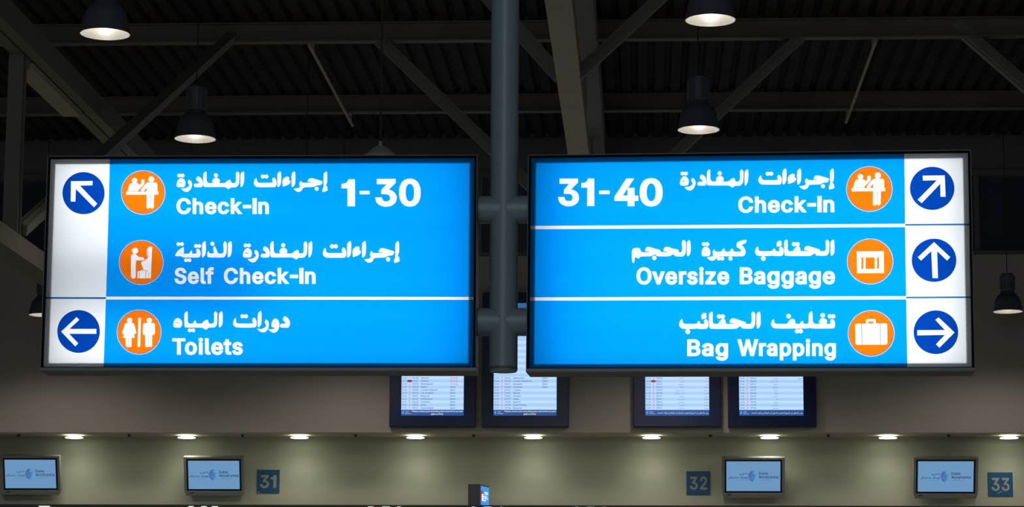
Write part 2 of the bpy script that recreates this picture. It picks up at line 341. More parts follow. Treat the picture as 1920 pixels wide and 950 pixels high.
GLYPHS = {
 'A': (480, '16 0 201 509 276 509 463 0 395 0 287 302 264 372 232 478 245 478 213 371 191 302 85 0|110 142 110 199 370 199 370 142'),
 'B': (456, '60 0 60 509 241 509 274 507 304 501 329 491 350 477 367 461 381 442 390 421 396 398 398 374 397 353 393 336 387 320 378 307 368 295 356 286 315 267 315 262 331 260 347 254 363 245 378 234 391 220 402 203 411 184 416 161 418 136 416 111 410 88 400 67 386 48 368 31 344 18 317 8 284 2 247 0|125 57 245 57 281 60 309 67 330 80 344 96 353 115 355 137 354 153 350 169 342 184 333 197 320 209 306 218 289 225 269 229 248 231 125 231|125 285 238 285 256 287 273 290 288 296 302 304 314 314 323 326 330 340 335 355 336 372 333 393 326 412 313 429 294 442 270 449 240 452 125 452'),
 'C': (510, '267 -7 225 -3 186 7 150 25 119 49 92 79 70 115 53 157 44 203 40 254 44 305 53 352 70 393 92 429 119 459 150 484 186 501 225 512 267 516 293 514 317 511 340 504 362 496 383 485 402 471 419 456 435 438 448 418 459 397 467 373 473 348 408 348 404 365 397 380 389 395 357 428 315 449 267 456 237 453 209 445 184 432 161 414 141 391 125 364 113 332 106 295 103 254 106 213 113 177 125 145 141 117 161 94 184 76 210 63 237 56 267 53 315 60 357 81 389 114 408 160 473 160 467 135 459 112 448 91 435 71 420 53 402 38 383 24 363 13 341 5 317 -2 293 -6'),
 'D': (502, '219 0 96 0 96 57 215 57 272 63 318 81 354 110 379 149 394 198 399 255 394 312 379 361 354 399 320 428 275 446 221 452 93 452 93 509 225 509 294 501 353 478 399 441 433 391 455 329 462 255 455 181 433 119 398 68 351 31 291 8|125 509 125 0 60 0 60 509'),
 'E': (419, '60 0 60 509 372 509 372 452 125 452 125 286 355 286 355 229 125 229 125 57 375 57 375 0'),
 'F': (410, '60 0 60 509 369 509 369 452 125 452 125 278 346 278 346 221 125 221 125 0'),
 'G': (520, '269 -7 205 1 149 25 104 64 69 116 47 179 40 254 47 329 69 393 103 445 149 484 203 508 265 516 304 513 340 504 374 489 403 469 429 445 449 416 465 384 474 349 408 349 387 393 356 427 315 448 265 456 222 450 183 432 150 404 125 364 109 314 103 254 109 194 125 145 151 105 184 76 224 59 269 53 309 57 345 71 374 93 396 123 410 160 415 202 434 199 283 199 283 256 478 256 478 200 471 141 451 91 419 50 377 19 326 0'),
 'H': (517, '60 0 60 509 125 509 125 289 392 289 392 509 457 509 457 0 392 0 392 232 125 232 125 0'),
 'I': (300, '31 0 31 57 118 57 118 452 31 452 31 509 269 509 269 452 183 452 183 57 269 57 269 0'),
 'J': (396, '185 -7 124 3 75 33 44 81 33 145 33 173 98 173 98 145 104 104 122 74 149 56 185 50 220 56 248 74 266 104 272 145 272 509 336 509 336 145 326 81 294 33 246 3'),
 'K': (467, '104 145 104 216 139 261 174 303 212 344 364 509 448 509 231 276 228 276|60 0 60 509 125 509 125 334 124 225 125 193 125 0|372 0 188 259 228 309 449 0'),
 'L': (393, '60 0 60 509 125 509 125 57 361 57 361 0'),
 'M': (628, '60 0 60 509 152 509 277 187 287 159 299 123 311 84 322 49 307 49 318 83 330 121 342 158 352 187 476 509 568 509 568 0 504 0 504 291 504 327 505 369 506 413 507 457 513 457 498 409 482 363 467 322 456 291 342 0 286 0 170 291 159 321 145 361 129 408 112 457 119 457 120 416 121 372 122 328 122 291 122 0'),
 'N': (523, '60 0 60 509 136 509 343 183 363 151 388 107 414 55 405 54 401 108 399 157 399 195 399 509 463 509 463 0 387 0 202 290 177 331 148 381 108 452 119 454 122 384 124 328 125 291 125 0'),
 'O': (533, '267 -7 225 -3 186 7 150 25 119 49 92 79 70 115 53 157 44 203 40 254 44 305 53 352 70 393 92 429 119 459 150 484 186 501 225 512 267 516 309 512 348 501 384 484 415 459 442 429 464 393 480 352 490 305 493 254 490 203 480 157 464 115 442 79 415 49 384 25 348 7 309 -3|267 53 296 55 324 63 349 76 372 94 392 116 408 144 420 176 428 213 430 254 428 295 420 332 408 365 392 392 372 415 349 433 324 446 296 453 267 456 237 453 210 445 184 433 161 415 142 392 125 364 113 332 106 295 103 254 106 213 113 176 125 144 142 117 161 94 184 76 210 63 237 55'),
 'P': (445, '60 0 60 509 235 509 289 503 332 487 366 462 390 430 404 391 409 348 404 304 390 265 366 233 332 207 289 191 235 186 109 186 109 242 233 242 269 246 297 256 318 272 333 294 342 319 344 348 342 376 333 402 318 423 297 439 268 449 232 452 125 452 125 0'),
 'Q': (533, '245 159 313 159 369 85 384 65 468 -48 401 -48 346 27 331 46|267 -7 205 1 150 25 105 63 70 115 48 179 40 254 48 329 70 393 105 445 150 484 205 508 267 516 329 508 384 484 429 445 464 393 486 329 493 254 486 179 464 115 429 63 384 25 329 1|267 53 310 59 349 76 383 105 408 144 425 194 430 254 425 314 408 365 383 404 349 433 310 450 267 456 223 450 184 433 151 404 125 364 109 314 103 254 109 194 125 144 151 105 184 76 223 59'),
 'R': (449, '60 0 60 509 236 509 290 504 333 489 367 465 390 433 405 395 409 352 405 309 390 271 367 240 333 217 289 203 236 198 96 198 96 255 234 255 269 258 298 267 319 281 334 300 342 324 345 352 342 380 334 405 319 425 298 440 269 449 233 452 125 452 125 0|353 0 230 229 303 229 428 0'),
 'S': (447, '224 -9 188 -7 156 -1 128 9 102 23 81 40 64 60 51 83 42 109 38 137 104 137 108 118 114 102 123 88 136 76 150 66 166 59 185 53 204 50 224 49 246 50 267 54 286 60 303 69 317 79 329 92 338 106 344 122 346 139 344 154 340 168 332 179 322 189 310 197 296 205 245 222 184 239 145 253 112 269 86 289 67 313 56 341 52 372 54 400 62 425 75 448 92 468 113 484 138 498 165 508 195 514 227 516 259 514 289 508 316 498 340 484 360 468 377 449 390 427 398 403 401 378 337 378 332 402 320 421 302 437 280 449 254 456 225 459 204 457 185 454 167 448 152 440 139 430 129 418 121 405 117 391 115 376 117 359 122 345 131 334 142 324 155 315 169 308 212 293 264 279 312 264 359 238 372 226 384 213 395 198 402 180 407 161 408 139 406 112 399 87 386 64 370 43 349 25 323 11 294 0 261 -7'),
 'T': (449, '32 452 32 509 417 509 417 452 257 452 257 0 193 0 193 452'),
 'U': (517, '259 -8 203 -2 154 15 114 43 85 80 66 124 60 173 60 509 124 509 124 178 128 144 141 113 160 87 187 68 220 56 259 52 298 56 331 68 357 87 377 113 389 144 393 178 393 509 457 509 457 173 451 124 433 80 403 43 363 15 315 -2'),
 'V': (480, '204 0 16 509 84 509 192 206 215 137 248 31 235 31 267 138 290 206 395 509 463 509 278 0'),
 'W': (686, '155 0 16 509 82 509 163 196 175 145 187 94 197 40 189 40 200 94 211 145 224 196 306 509 380 509 462 196 474 145 486 94 497 40 488 40 499 94 510 145 523 196 603 509 670 509 530 0 455 0 368 323 351 391 336 475 350 475 335 395 318 323 230 0'),
 'X': (474, '18 0 217 284 217 236 29 509 104 509 178 400 204 361 223 329 243 292 232 292 252 329 272 361 298 400 374 509 446 509 259 239 259 287 456 0 382 0 292 129 268 165 250 195 230 231 244 231 225 196 206 166 182 129 91 0'),
 'Y': (472, '203 0 203 208 16 509 91 509 192 344 222 292 250 230 224 230 251 293 280 344 381 509 455 509 268 208 268 0'),
 'Z': (438, '42 0 42 46 273 385 306 431 341 476 348 454 285 452 223 452 40 452 40 509 397 509 397 462 169 129 134 81 97 33 90 54 152 57 214 57 399 57 399 0'),
 'a': (389, '160 -9 137 -7 115 -3 94 5 76 15 60 29 48 45 38 63 32 84 30 108 32 128 36 146 43 161 53 174 64 184 78 193 125 211 178 220 234 227 265 235 271 240 274 246 276 255 276 257 275 272 272 285 267 297 260 307 251 315 240 322 227 327 212 330 196 331 178 330 163 327 149 322 118 301 100 274 41 291 51 313 64 331 79 346 95 358 114 368 133 375 153 380 173 383 194 384 239 379 286 360 300 350 312 336 322 320 330 301 335 278 337 251 337 0 277 0 277 52 272 52 252 25 215 1 199 -4 181 -7|170 45 192 47 211 51 228 59 242 68 254 80 263 93 270 108 274 122 276 138 276 190 259 182 231 176 200 171 175 168 134 159 122 153 112 147 103 139 97 130 93 118 92 105 93 93 96 82 102 72 109 64 119 57 130 52'),
 'b': (424, '229 -8 198 -5 172 4 138 31 118 59 112 59 112 0 53 0 53 509 114 509 114 319 118 319 137 346 171 373 197 381 229 384 274 378 313 361 345 332 370 293 385 245 390 189 385 133 370 84 346 45 313 16 274 -2|220 47 253 51 279 66 301 88 316 117 325 151 328 189 325 227 316 261 301 290 280 311 253 325 220 330 188 325 161 312 140 291 125 263 116 229 113 189 116 150 125 115 140 86 162 65 188 51'),
 'c': (396, '207 -8 174 -5 144 3 117 16 93 35 72 58 56 85 44 116 37 150 34 187 37 225 44 260 56 291 72 318 93 341 117 360 144 374 174 382 207 384 260 377 305 356 340 322 362 277 303 262 290 289 270 311 242 325 207 330 184 328 163 321 145 310 130 296 118 278 108 258 102 236 98 212 96 187 98 163 102 139 108 117 118 97 130 80 145 66 163 55 184 49 207 46 243 52 271 66 292 89 304 117 363 102 357 86 350 70 341 56 306 21 261 -1'),
 'd': (424, '195 -8 151 -2 111 16 79 45 55 84 39 133 34 189 39 245 55 293 79 332 112 361 151 378 196 384 228 381 253 373 287 346 306 319 311 319 311 509 372 509 372 0 313 0 313 59 307 59 287 31 252 4 227 -5|205 47 236 51 263 65 284 86 299 115 309 150 312 189 309 229 300 263 284 291 263 312 237 325 205 330 172 325 145 311 124 290 108 261 99 227 96 189 99 151 109 117 124 88 145 66 172 51'),
 'e': (404, '212 -8 177 -5 145 3 117 16 92 35 72 58 56 85 44 116 37 150 34 187 36 224 44 258 55 290 71 317 91 340 115 359 142 373 172 382 205 384 226 383 246 380 266 374 285 366 303 355 319 341 334 324 347 305 357 282 365 256 370 227 371 194 371 169 75 169 75 221 338 221 310 202 308 226 304 248 298 269 288 286 277 301 263 314 246 323 227 328 205 330 183 328 164 323 146 313 131 301 119 286 109 270 102 251 97 231 96 211 96 178 98 151 102 127 110 106 121 88 135 73 151 61 169 53 190 48 212 46 254 53 285 73 306 105 365 91 358 72 348 55 335 39 320 26 302 14 283 4 261 -3 237 -7'),
 'f': (254, '228 379 228 327 6 327 6 379|81 0 81 432 82 452 87 470 96 486 107 499 120 510 135 519 152 525 169 529 187 530 222 527 243 521 227 468 215 472 195 474 178 472 164 468 154 460 147 449 143 435 142 419 142 0'),
 'g': (425, '207 -151 180 -149 156 -146 134 -140 114 -132 97 -122 82 -110 70 -97 59 -84 51 -69 101 -41 122 -66 154 -88 169 -93 187 -96 207 -97 236 -95 261 -87 282 -75 298 -58 308 -34 311 -6 311 68 306 68 287 41 252 16 236 10 217 6 195 5 165 7 138 14 113 27 90 43 71 65 55 90 43 120 36 154 34 191 36 229 43 263 55 293 71 320 90 342 112 361 138 374 166 382 196 384 218 383 237 379 253 373 288 346 308 319 313 319 313 379 372 379 372 -9 370 -40 363 -67 350 -90 334 -109 314 -124 291 -136 265 -144 237 -149|205 59 227 61 246 66 264 75 278 87 290 103 300 121 307 142 311 166 312 193 311 219 307 242 300 264 291 283 279 299 264 312 247 322 227 328 205 330 182 328 163 322 145 312 130 298 118 282 109 262 102 241 98 218 96 193 98 167 102 144 109 123 118 104 131 88 145 76 163 66 183 61'),
 'h': (410, '114 227 114 0 53 0 53 509 114 509 114 287 102 287 116 319 132 344 152 362 175 374 200 382 227 384 252 383 275 377 295 369 313 356 328 340 341 321 350 298 355 271 357 240 357 0 296 0 296 235 293 263 286 286 273 304 256 318 235 326 210 329 192 328 176 324 161 317 147 308 136 297 126 283 119 266 115 248'),
 'i': (167, '53 0 53 379 114 379 114 0|84 443 73 444 63 448 54 455 47 463 43 472 41 483 43 494 47 504 54 512 63 518 73 522 84 524 95 522 105 518 114 512 121 504 125 494 126 483 125 472 121 463 114 455 105 448 95 444'),
 'j': (167, '53 379 114 379 114 -30 111 -63 102 -90 86 -113 65 -129 37 -139 4 -143 -10 -143 -10 -87 2 -87 25 -83 40 -72 50 -54 53 -29|83 443 67 446 53 455 44 468 41 483 44 499 53 512 67 521 83 524 100 521 114 512 123 499 126 483 123 468 114 455 100 446'),
 'k': (381, '110 137 110 212 121 212 284 379 360 379 184 199 177 199|53 0 53 509 114 509 114 0|294 0 148 186 191 229 372 0'),
 'l': (189, '139 -2 112 0 91 8 74 20 62 37 55 59 53 84 53 509 114 509 114 99 114 83 117 71 120 62 126 57 135 53 146 52 160 53 170 54 181 3 162 -1'),
 'm': (610, '53 0 53 379 112 379 112 295 108 295 118 323 132 346 151 363 172 376 195 384 219 386 257 380 287 361 309 331 321 295 312 295 322 321 337 343 357 361 381 375 407 383 437 386 468 383 497 372 522 354 541 328 553 296 557 255 557 0 496 0 496 254 490 289 473 313 447 326 419 330 395 328 374 320 358 307 345 290 338 270 335 247 335 0 274 0 274 260 269 288 253 311 229 326 199 330 178 328 158 320 140 307 126 289 117 266 114 238 114 0'),
 'n': (410, '114 227 114 0 53 0 53 379 112 379 112 287 102 287 116 319 132 344 152 362 175 374 200 382 227 384 252 383 275 377 295 369 313 356 328 340 341 321 350 298 355 271 357 240 357 0 296 0 296 235 293 263 286 286 273 304 256 318 235 326 210 329 192 328 176 324 161 317 147 308 136 297 126 283 119 266 115 248'),
 'o': (415, '207 -8 174 -5 144 3 117 16 93 35 72 58 56 85 44 116 37 150 34 187 37 225 44 260 56 291 72 318 93 341 117 360 144 374 174 382 207 384 241 382 271 374 299 360 323 341 343 318 359 291 371 260 379 225 381 187 379 150 371 116 359 85 343 58 323 35 299 16 271 3 241 -5|207 46 231 49 252 55 270 66 285 80 298 97 307 117 314 139 318 163 319 187 318 212 314 236 307 258 298 278 285 296 270 310 252 321 231 328 207 330 184 328 163 321 145 310 130 296 118 278 108 258 102 236 98 212 96 187 98 163 102 139 108 117 118 97 130 80 145 66 163 55 184 49'),
 'p': (424, '53 -143 53 379 112 379 112 319 118 319 137 346 171 373 188 379 207 383 229 384 259 382 287 374 313 361 335 342 354 320 370 293 381 261 388 227 390 189 388 151 381 116 370 84 355 57 336 34 313 16 288 3 260 -6 229 -8 208 -7 189 -3 173 4 138 31 118 59 114 59 114 -143|220 47 242 49 262 55 279 66 294 80 306 97 316 117 323 139 327 163 328 189 327 215 323 239 316 261 307 281 295 298 280 311 262 322 243 328 220 330 198 328 178 322 161 312 147 299 134 282 125 263 118 241 114 216 113 189 114 162 118 138 125 115 135 95 147 78 162 65 179 55 198 49'),
 'q': (424, '372 -143 311 -143 311 59 306 59 287 31 252 4 227 -5 195 -8 151 -2 111 16 79 45 55 84 39 133 34 189 39 245 55 293 79 332 112 361 151 378 196 384 228 381 253 373 287 346 307 319 313 319 313 379 372 379|205 47 236 51 263 65 284 86 299 115 309 150 312 189 309 229 300 263 284 291 263 312 237 325 205 330 172 325 145 311 124 290 108 261 99 227 96 189 99 151 109 117 124 88 145 66 172 51'),
 'r': (259, '53 0 53 379 112 379 112 321 115 321 124 339 137 354 152 367 171 377 191 383 213 385 229 384 243 384 243 322 230 324 207 326 190 324 174 321 159 315 146 306 135 296 126 284 119 269 115 254 114 237 114 0'),
 's': (365, '182 -8 145 -5 112 3 84 18 62 38 45 63 36 94 94 107 105 79 124 60 150 49 181 45 217 50 244 62 262 81 268 103 265 121 254 136 237 147 212 155 149 170 104 186 72 208 53 237 47 274 51 305 65 332 87 354 115 370 149 381 187 384 223 381 254 372 279 358 299 339 314 316 324 290 268 277 258 298 243 316 219 328 187 333 156 329 131 317 114 299 109 277 112 258 124 243 144 232 172 223 229 209 275 194 306 171 325 142 331 107 326 75 312 47 290 24 260 6 223 -5'),
 't': (227, '204 379 204 327 6 327 6 379|65 471 126 471 126 98 127 83 130 70 136 61 144 55 156 51 170 50 185 51 202 54 213 2 192 -3 168 -4 138 -1 113 7 92 21 77 41 68 64 65 93'),
 'u': (410, '182 -5 146 -1 115 11 89 31 69 59 57 95 53 139 53 379 114 379 114 144 119 105 137 75 164 56 200 50 226 53 249 62 268 77 283 97 293 122 296 153 296 379 357 379 357 0 298 0 298 92 307 92 286 47 257 17 222 0'),
 'v': (389, '163 0 17 379 84 379 165 155 187 87 206 21 184 21 203 87 224 155 305 379 371 379 226 0'),
 'w': (567, '138 0 23 379 87 379 133 214 154 137 175 41 165 41 186 135 206 214 252 379 316 379 362 214 382 136 402 41 391 41 413 135 434 214 480 379 545 379 429 0 368 0 319 172 305 225 291 280 277 338 291 338 277 280 263 225 248 172 199 0'),
 'x': (379, '21 0 171 218 171 171 29 379 100 379 147 306 179 253 207 206 175 206 202 253 233 306 282 379 352 379 209 169 209 214 358 0 287 0 231 85 200 136 173 182 205 182 178 136 148 85 91 0'),
 'y': (389, '47 -139 61 -86 71 -87 104 -89 118 -84 130 -74 141 -58 151 -36 163 -1 17 379 84 379 165 155 187 87 206 21 184 21 202 87 224 155 305 379 371 379 204 -58 177 -107 159 -124 139 -136 117 -143 91 -145 65 -143'),
 'z': (380, '42 0 42 46 254 320 254 323 48 323 48 379 333 379 333 331 126 60 126 56 339 56 339 0'),
 '0': (453, '227 -7 191 -3 158 7 130 24 105 48 85 77 69 113 57 155 50 202 48 254 50 306 57 353 69 395 85 431 106 461 130 484 159 502 191 512 227 516 262 512 295 502 323 484 348 461 368 431 384 395 396 353 403 306 405 254 403 202 396 155 384 113 368 77 348 48 323 24 295 7 263 -3|227 50 250 52 271 60 290 74 306 92 320 116 330 144 338 176 342 213 344 254 342 295 338 332 330 365 320 393 306 416 290 435 271 449 250 457 227 460 203 457 182 449 163 435 147 416 134 393 123 365 115 332 111 295 109 254 111 213 115 176 123 144 134 116 147 92 163 74 182 60 203 52'),
 '1': (453, '76 0 76 55 391 55 391 0|276 509 276 0 212 0 212 448 209 448 86 358 86 427 198 509'),
 '2': (453, '64 0 64 47 234 229 282 282 311 327 316 341 319 356 320 371 319 389 315 405 308 419 298 431 287 441 273 449 258 455 241 458 224 460 205 458 188 454 172 447 159 438 148 427 139 413 132 398 128 381 127 362 66 362 68 391 75 418 86 442 102 464 121 482 143 496 168 507 196 513 225 516 254 513 281 507 306 497 328 482 346 465 361 445 372 423 379 398 381 372 380 354 377 336 371 318 363 299 351 280 336 259 267 180 153 60 153 57 389 57 389 0'),
 '3': (453, '218 -7 188 -5 159 1 133 10 108 22 88 38 70 57 57 79 48 104 44 132 109 132 112 115 118 100 126 87 137 76 150 66 165 59 182 54 200 51 219 50 239 51 258 55 275 61 291 69 304 80 315 93 323 108 328 125 329 145 328 163 323 180 316 196 306 211 292 223 275 234 254 241 229 246 201 248 157 248 157 299 288 448 288 452 70 452 70 509 372 509 372 461 211 278 211 289 247 290 279 286 308 276 333 262 354 244 371 222 383 198 391 173 393 145 390 116 383 90 370 66 354 45 333 27 309 12 281 2 251 -5'),
 '4': (453, '40 105 40 158 247 509 311 509 109 166 109 163 413 163 413 105|282 0 282 121 282 146 282 318 343 318 343 0'),
 '5': (453, '221 -7 178 -2 140 11 108 32 83 60 66 93 60 130 122 130 127 108 138 89 154 73 173 60 196 52 221 50 250 53 276 64 298 82 314 104 324 131 328 162 324 193 314 221 297 244 275 262 248 273 218 277 167 268 145 258 128 246 67 253 96 509 366 509 366 452 151 452 134 301 136 301 155 315 178 325 203 331 229 334 263 330 294 321 321 306 345 285 364 260 379 231 388 199 391 163 385 117 369 76 343 41 309 15 268 -1'),
 '6': (453, '226 -7 182 -1 142 15 109 40 84 74 69 115 64 162 68 199 80 239 102 285 137 340 252 509 322 509 151 261 145 261 165 288 196 307 235 314 278 309 316 295 346 271 370 240 384 201 389 157 384 112 368 73 343 39 310 14 271 -2|226 48 254 52 279 63 299 79 314 101 324 128 327 157 324 187 314 213 299 235 279 251 254 262 226 265 198 262 174 252 153 235 138 214 128 188 125 158 128 128 138 102 153 79 174 63 198 52'),
 '7': (453, '97 0 323 448 323 452 62 452 62 509 391 509 391 449 165 0'),
 '8': (453, '226 -7 178 -2 136 11 101 33 74 62 57 96 52 135 55 166 65 195 81 220 101 241 125 256 153 265 153 267 119 282 93 308 76 342 70 380 75 417 90 450 114 477 146 498 184 511 226 516 269 511 306 498 337 477 361 450 377 417 382 380 376 342 359 308 333 282 300 267 300 265 327 256 351 241 372 220 387 195 397 166 401 135 395 96 378 62 352 33 317 11 275 -2|226 49 258 52 285 60 307 74 323 91 333 113 337 139 333 165 322 189 305 208 283 223 256 232 226 235 196 232 169 223 147 208 130 189 119 165 115 139 119 113 129 91 145 74 167 60 195 52|226 290 252 292 274 300 293 313 307 330 316 351 319 376 316 399 308 420 294 437 275 449 252 457 226 460 200 457 177 449 159 437 145 420 136 399 133 376 136 351 145 330 159 313 178 300 201 292'),
 '9': (453, '226 516 271 510 310 494 343 468 368 434 384 393 389 347 385 309 373 270 350 224 315 168 200 0 130 0 301 248 307 248 287 221 257 202 218 195 175 199 137 214 106 237 83 269 68 307 64 352 69 397 85 436 110 469 143 494 182 510|226 460 199 457 174 446 154 429 138 407 129 381 125 352 129 322 138 295 154 274 174 257 199 247 226 243 254 247 279 257 299 273 314 295 324 321 327 350 324 381 314 407 299 429 279 446 254 457'),
 ':': (188, '95 -4 78 -1 63 9 53 24 50 41 53 59 63 73 78 83 95 87 113 83 128 73 138 59 141 41 138 24 128 9 113 -1|95 271 78 274 63 284 53 299 50 316 53 334 63 349 78 359 95 362 113 359 128 349 138 334 141 316 138 299 128 284 113 274'),
 '-': (453, '337 244 337 188 114 188 114 244'),
 'ﻲ': (436, '18 -1 20 30 29 65 43 104 85 88 75 56 68 28 66 4 77 -39 108 -68 153 -84 206 -90 271 -84 323 -67 359 -42 372 -12 366 2 349 15 320 26 282 38 293 87 348 67 389 55 420 48 442 46 460 39 466 23 458 5 436 -3 429 -3 422 -3 414 -3 416 -12 417 -20 402 -63 357 -100 287 -127 193 -138 106 -122 42 -77|236 -250 215 -241 206 -221 215 -200 236 -191 256 -200 265 -221 256 -241|155 -250 134 -241 125 -221 134 -200 155 -191 175 -200 184 -221 175 -241'),
 'ﺸ': (504, '0 -3 6 46 37 48 57 62 72 97 88 163 133 151 124 115 120 77 124 60 141 49 172 46 201 49 220 63 233 99 245 167 290 159 286 133 282 102 280 77 284 61 299 50 334 46 377 58 390 96 389 125 387 159 383 202 426 205 434 126 447 77 471 53 510 46 528 39 533 23 525 5 504 -3 468 3 441 18 422 41 411 68 422 64 402 23 369 3 328 -3 286 4 260 23 248 57 268 57 244 19 213 1 165 -3 133 2 104 20 89 62 107 66 82 21 47 2|255 323 234 332 226 352 234 373 255 382 276 373 285 352 276 332|215 258 194 266 186 287 194 308 215 317 236 308 244 287 236 266|296 258 275 266 266 287 275 308 296 317 316 308 325 287 316 266'),
 'ﺗ': (177, '0 -3 6 46 60 48 88 62 97 97 92 132 79 175 63 221 111 239 125 196 137 148 142 106 134 56 108 22 64 3|129 301 108 309 100 330 108 350 129 359 150 350 158 330 150 309|48 301 27 309 18 330 27 350 48 359 68 350 77 330 68 309'),
 'ﺍ': (141, '55 0 43 423 91 423 103 0'),
 'ﺮ': (235, '2 -138 -15 -92 57 -60 103 -21 127 22 134 63 121 122 93 179 136 201 156 160 172 122 183 90 204 55 241 46 259 39 264 23 256 5 235 -3 192 6 168 31 156 62 175 52 158 -20 113 -76 56 -116'),
 'ﻛ': (244, '0 -3 6 46 62 46 117 49 147 60 160 73 164 88 153 122 111 174 78 205 47 230 25 248 17 260 18 277 22 293 29 304 60 329 103 355 160 384 230 419 250 375 171 337 117 309 79 286 45 263 54 285 120 229 168 179 198 132 208 85 203 57 183 28 137 6 54 -3'),
 'ﻥ': (406, '18 -1 20 30 29 65 43 104 85 88 75 56 68 28 66 4 82 -47 126 -78 189 -88 256 -77 299 -49 322 -10 328 32 320 87 288 166 333 189 354 141 370 91 376 39 371 -9 352 -56 317 -97 264 -126 189 -136 123 -128 68 -104 31 -62|197 236 176 245 167 265 176 286 197 295 217 286 226 265 217 245'),
 'ﺎ': (172, '172 -3 100 8 65 41 55 99 43 423 91 423 103 118 109 73 129 52 178 46 197 39 202 23 194 5'),
 'ﻤ': (343, '0 -3 6 46 32 53 51 76 75 121 103 167 132 196 158 210 181 215 216 206 245 177 273 121 298 72 321 51 349 46 367 39 372 23 364 5 343 -3 300 5 268 29 276 41 259 12 234 -6 205 -11 165 -3 126 21 92 57 63 17 34 1|115 102 137 73 160 52 183 41 205 37 235 52 234 93 223 120 211 144 196 161 178 167 159 161 138 141'),
 'ﻋ': (298, '0 -3 6 46 64 46 94 48 107 49 82 67 57 100 46 147 62 206 105 246 168 260 197 258 227 251 217 205 192 210 168 212 130 204 104 181 95 147 101 119 119 96 142 79 168 69 191 66 204 71 217 75 236 82 264 95 280 52 199 23 110 4'),
 'ﻡ': (287, '44 -233 26 -156 15 -88 12 -36 25 24 60 61 109 79 164 83 219 75 217 114 204 147 183 170 153 178 125 172 100 152 78 119 41 139 76 190 115 218 156 226 207 214 240 180 258 137 263 92 260 62 251 36 241 17 181 31 131 33 93 24 69 0 60 -39 64 -91 74 -155 90 -221'),
 'ﻬ': (301, '182 -129 114 -111 66 -60 49 27 60 116 90 185 131 231 175 247 210 235 235 204 244 156 236 106 207 61 147 30 186 63 224 54 263 48 306 46 325 39 330 23 322 5 301 -3 266 -1 229 3 194 9 246 11 266 -23 269 -61 256 -95 226 -119|0 -3 6 46 31 46 55 46 57 2 29 -1|183 -80 204 -76 221 -63 228 -39 221 -12 195 8 143 16 127 15 110 13 91 9 91 49 132 58 165 76 187 106 195 151 193 171 186 190 171 198 150 186 125 153 105 102 97 38 105 -24 127 -60 156 -76'),
 'ﻐ': (309, '0 -3 6 46 73 52 131 71 176 98 205 129 216 161 210 177 192 190 158 196 129 192 99 182 75 168 105 143 133 116 165 83 196 66 233 54 273 48 315 46 333 39 338 23 330 5 309 -3 242 3 178 22 128 55 106 81 79 107 47 132 40 143 34 159 32 171 43 193 74 217 117 236 167 244 222 234 253 208 263 174 250 122 212 74 155 34 83 7|163 305 142 313 133 334 142 354 163 363 183 354 192 334 183 313'),
 'ﻨ': (203, '0 -3 6 46 45 50 67 67 79 104 92 168 139 159 133 135 128 109 126 87 132 66 155 51 209 46 227 39 233 23 225 5 203 -3 143 4 111 25 97 59 115 57 95 27 71 8 40 -1|92 229 71 237 63 258 71 279 92 287 113 279 122 258 113 237'),
 'ﻣ': (311, '0 -3 6 46 34 53 56 76 79 121 113 178 147 205 180 212 218 202 248 174 268 137 276 96 263 39 231 9 191 0 144 7 72 43 95 81 147 55 186 49 213 54 228 68 233 90 225 124 204 152 177 164 156 158 135 136 111 90 84 39 58 11 31 0'),
 'ﺑ': (159, '0 -3 6 46 52 49 77 64 85 97 80 132 68 175 51 221 99 239 114 196 125 148 130 106 125 64 110 33 84 13 47 1|63 -113 42 -105 34 -84 42 -63 63 -55 84 -63 92 -84 84 -105'),
 'ﻄ': (421, '421 -3 382 0 335 12 294 35 343 59 386 48 427 46 445 39 451 23 442 5|0 -3 6 46 130 46 219 50 281 63 317 86 329 119 322 141 302 162 266 170 210 155 156 118 111 73 80 33 28 34 74 98 132 157 199 202 270 219 326 205 362 170 375 119 354 63 285 18 228 5 155 -1 62 -3|56 56 44 423 92 423 104 97'),
 'ﻟ': (154, '0 -3 5 46 53 52 68 75 69 122 58 423 106 423 118 127 116 71 100 30 64 5'),
 'ﻚ': (547, '231 -12 247 36 343 41 402 55 431 80 438 119 427 423 475 423 487 124 496 76 520 52 552 46 571 39 576 23 568 5 547 -3 501 6 475 27 463 55 475 54 443 23 394 2 324 -9|216 121 205 158 245 170 267 179 274 188 267 200 252 212 236 226 229 247 236 269 258 293 303 320 321 286 281 264 269 248 275 237 291 223 306 207 313 186 309 169 295 153 266 137|231 -12 138 -6 72 15 31 52 18 108 20 138 26 170 34 201 79 190 74 169 68 144 66 122 82 72 137 45 247 36 258 7'),
 'ﻳ': (177, '0 -3 6 46 60 48 88 62 97 97 92 132 79 175 63 221 111 239 125 196 137 148 142 106 134 56 108 22 64 3|110 -115 89 -106 80 -86 89 -65 110 -56 130 -65 139 -86 130 -106|28 -115 7 -106 -1 -86 7 -65 28 -56 49 -65 57 -86 49 -106'),
 'ﻮ': (280, '34 -136 24 -88 89 -74 141 -50 174 -8 186 57 171 124 133 151 110 142 92 116 85 81 90 64 104 53 127 47 161 46 286 46 304 39 309 23 301 5 280 -3 138 -3 89 5 52 29 38 72 46 119 67 160 98 189 138 200 186 184 220 135 232 54 210 -41 144 -105'),
 'ﺟ': (349, '0 -3 5 46 66 50 124 64 179 86 229 115 193 139 149 154 98 160 81 159 64 157 45 154 36 199 68 206 98 209 154 201 199 183 238 162 273 144 309 136 321 136 325 94 279 87 237 68 194 45 144 22 82 4|165 -110 144 -102 136 -81 144 -60 165 -52 186 -60 194 -81 186 -102'),
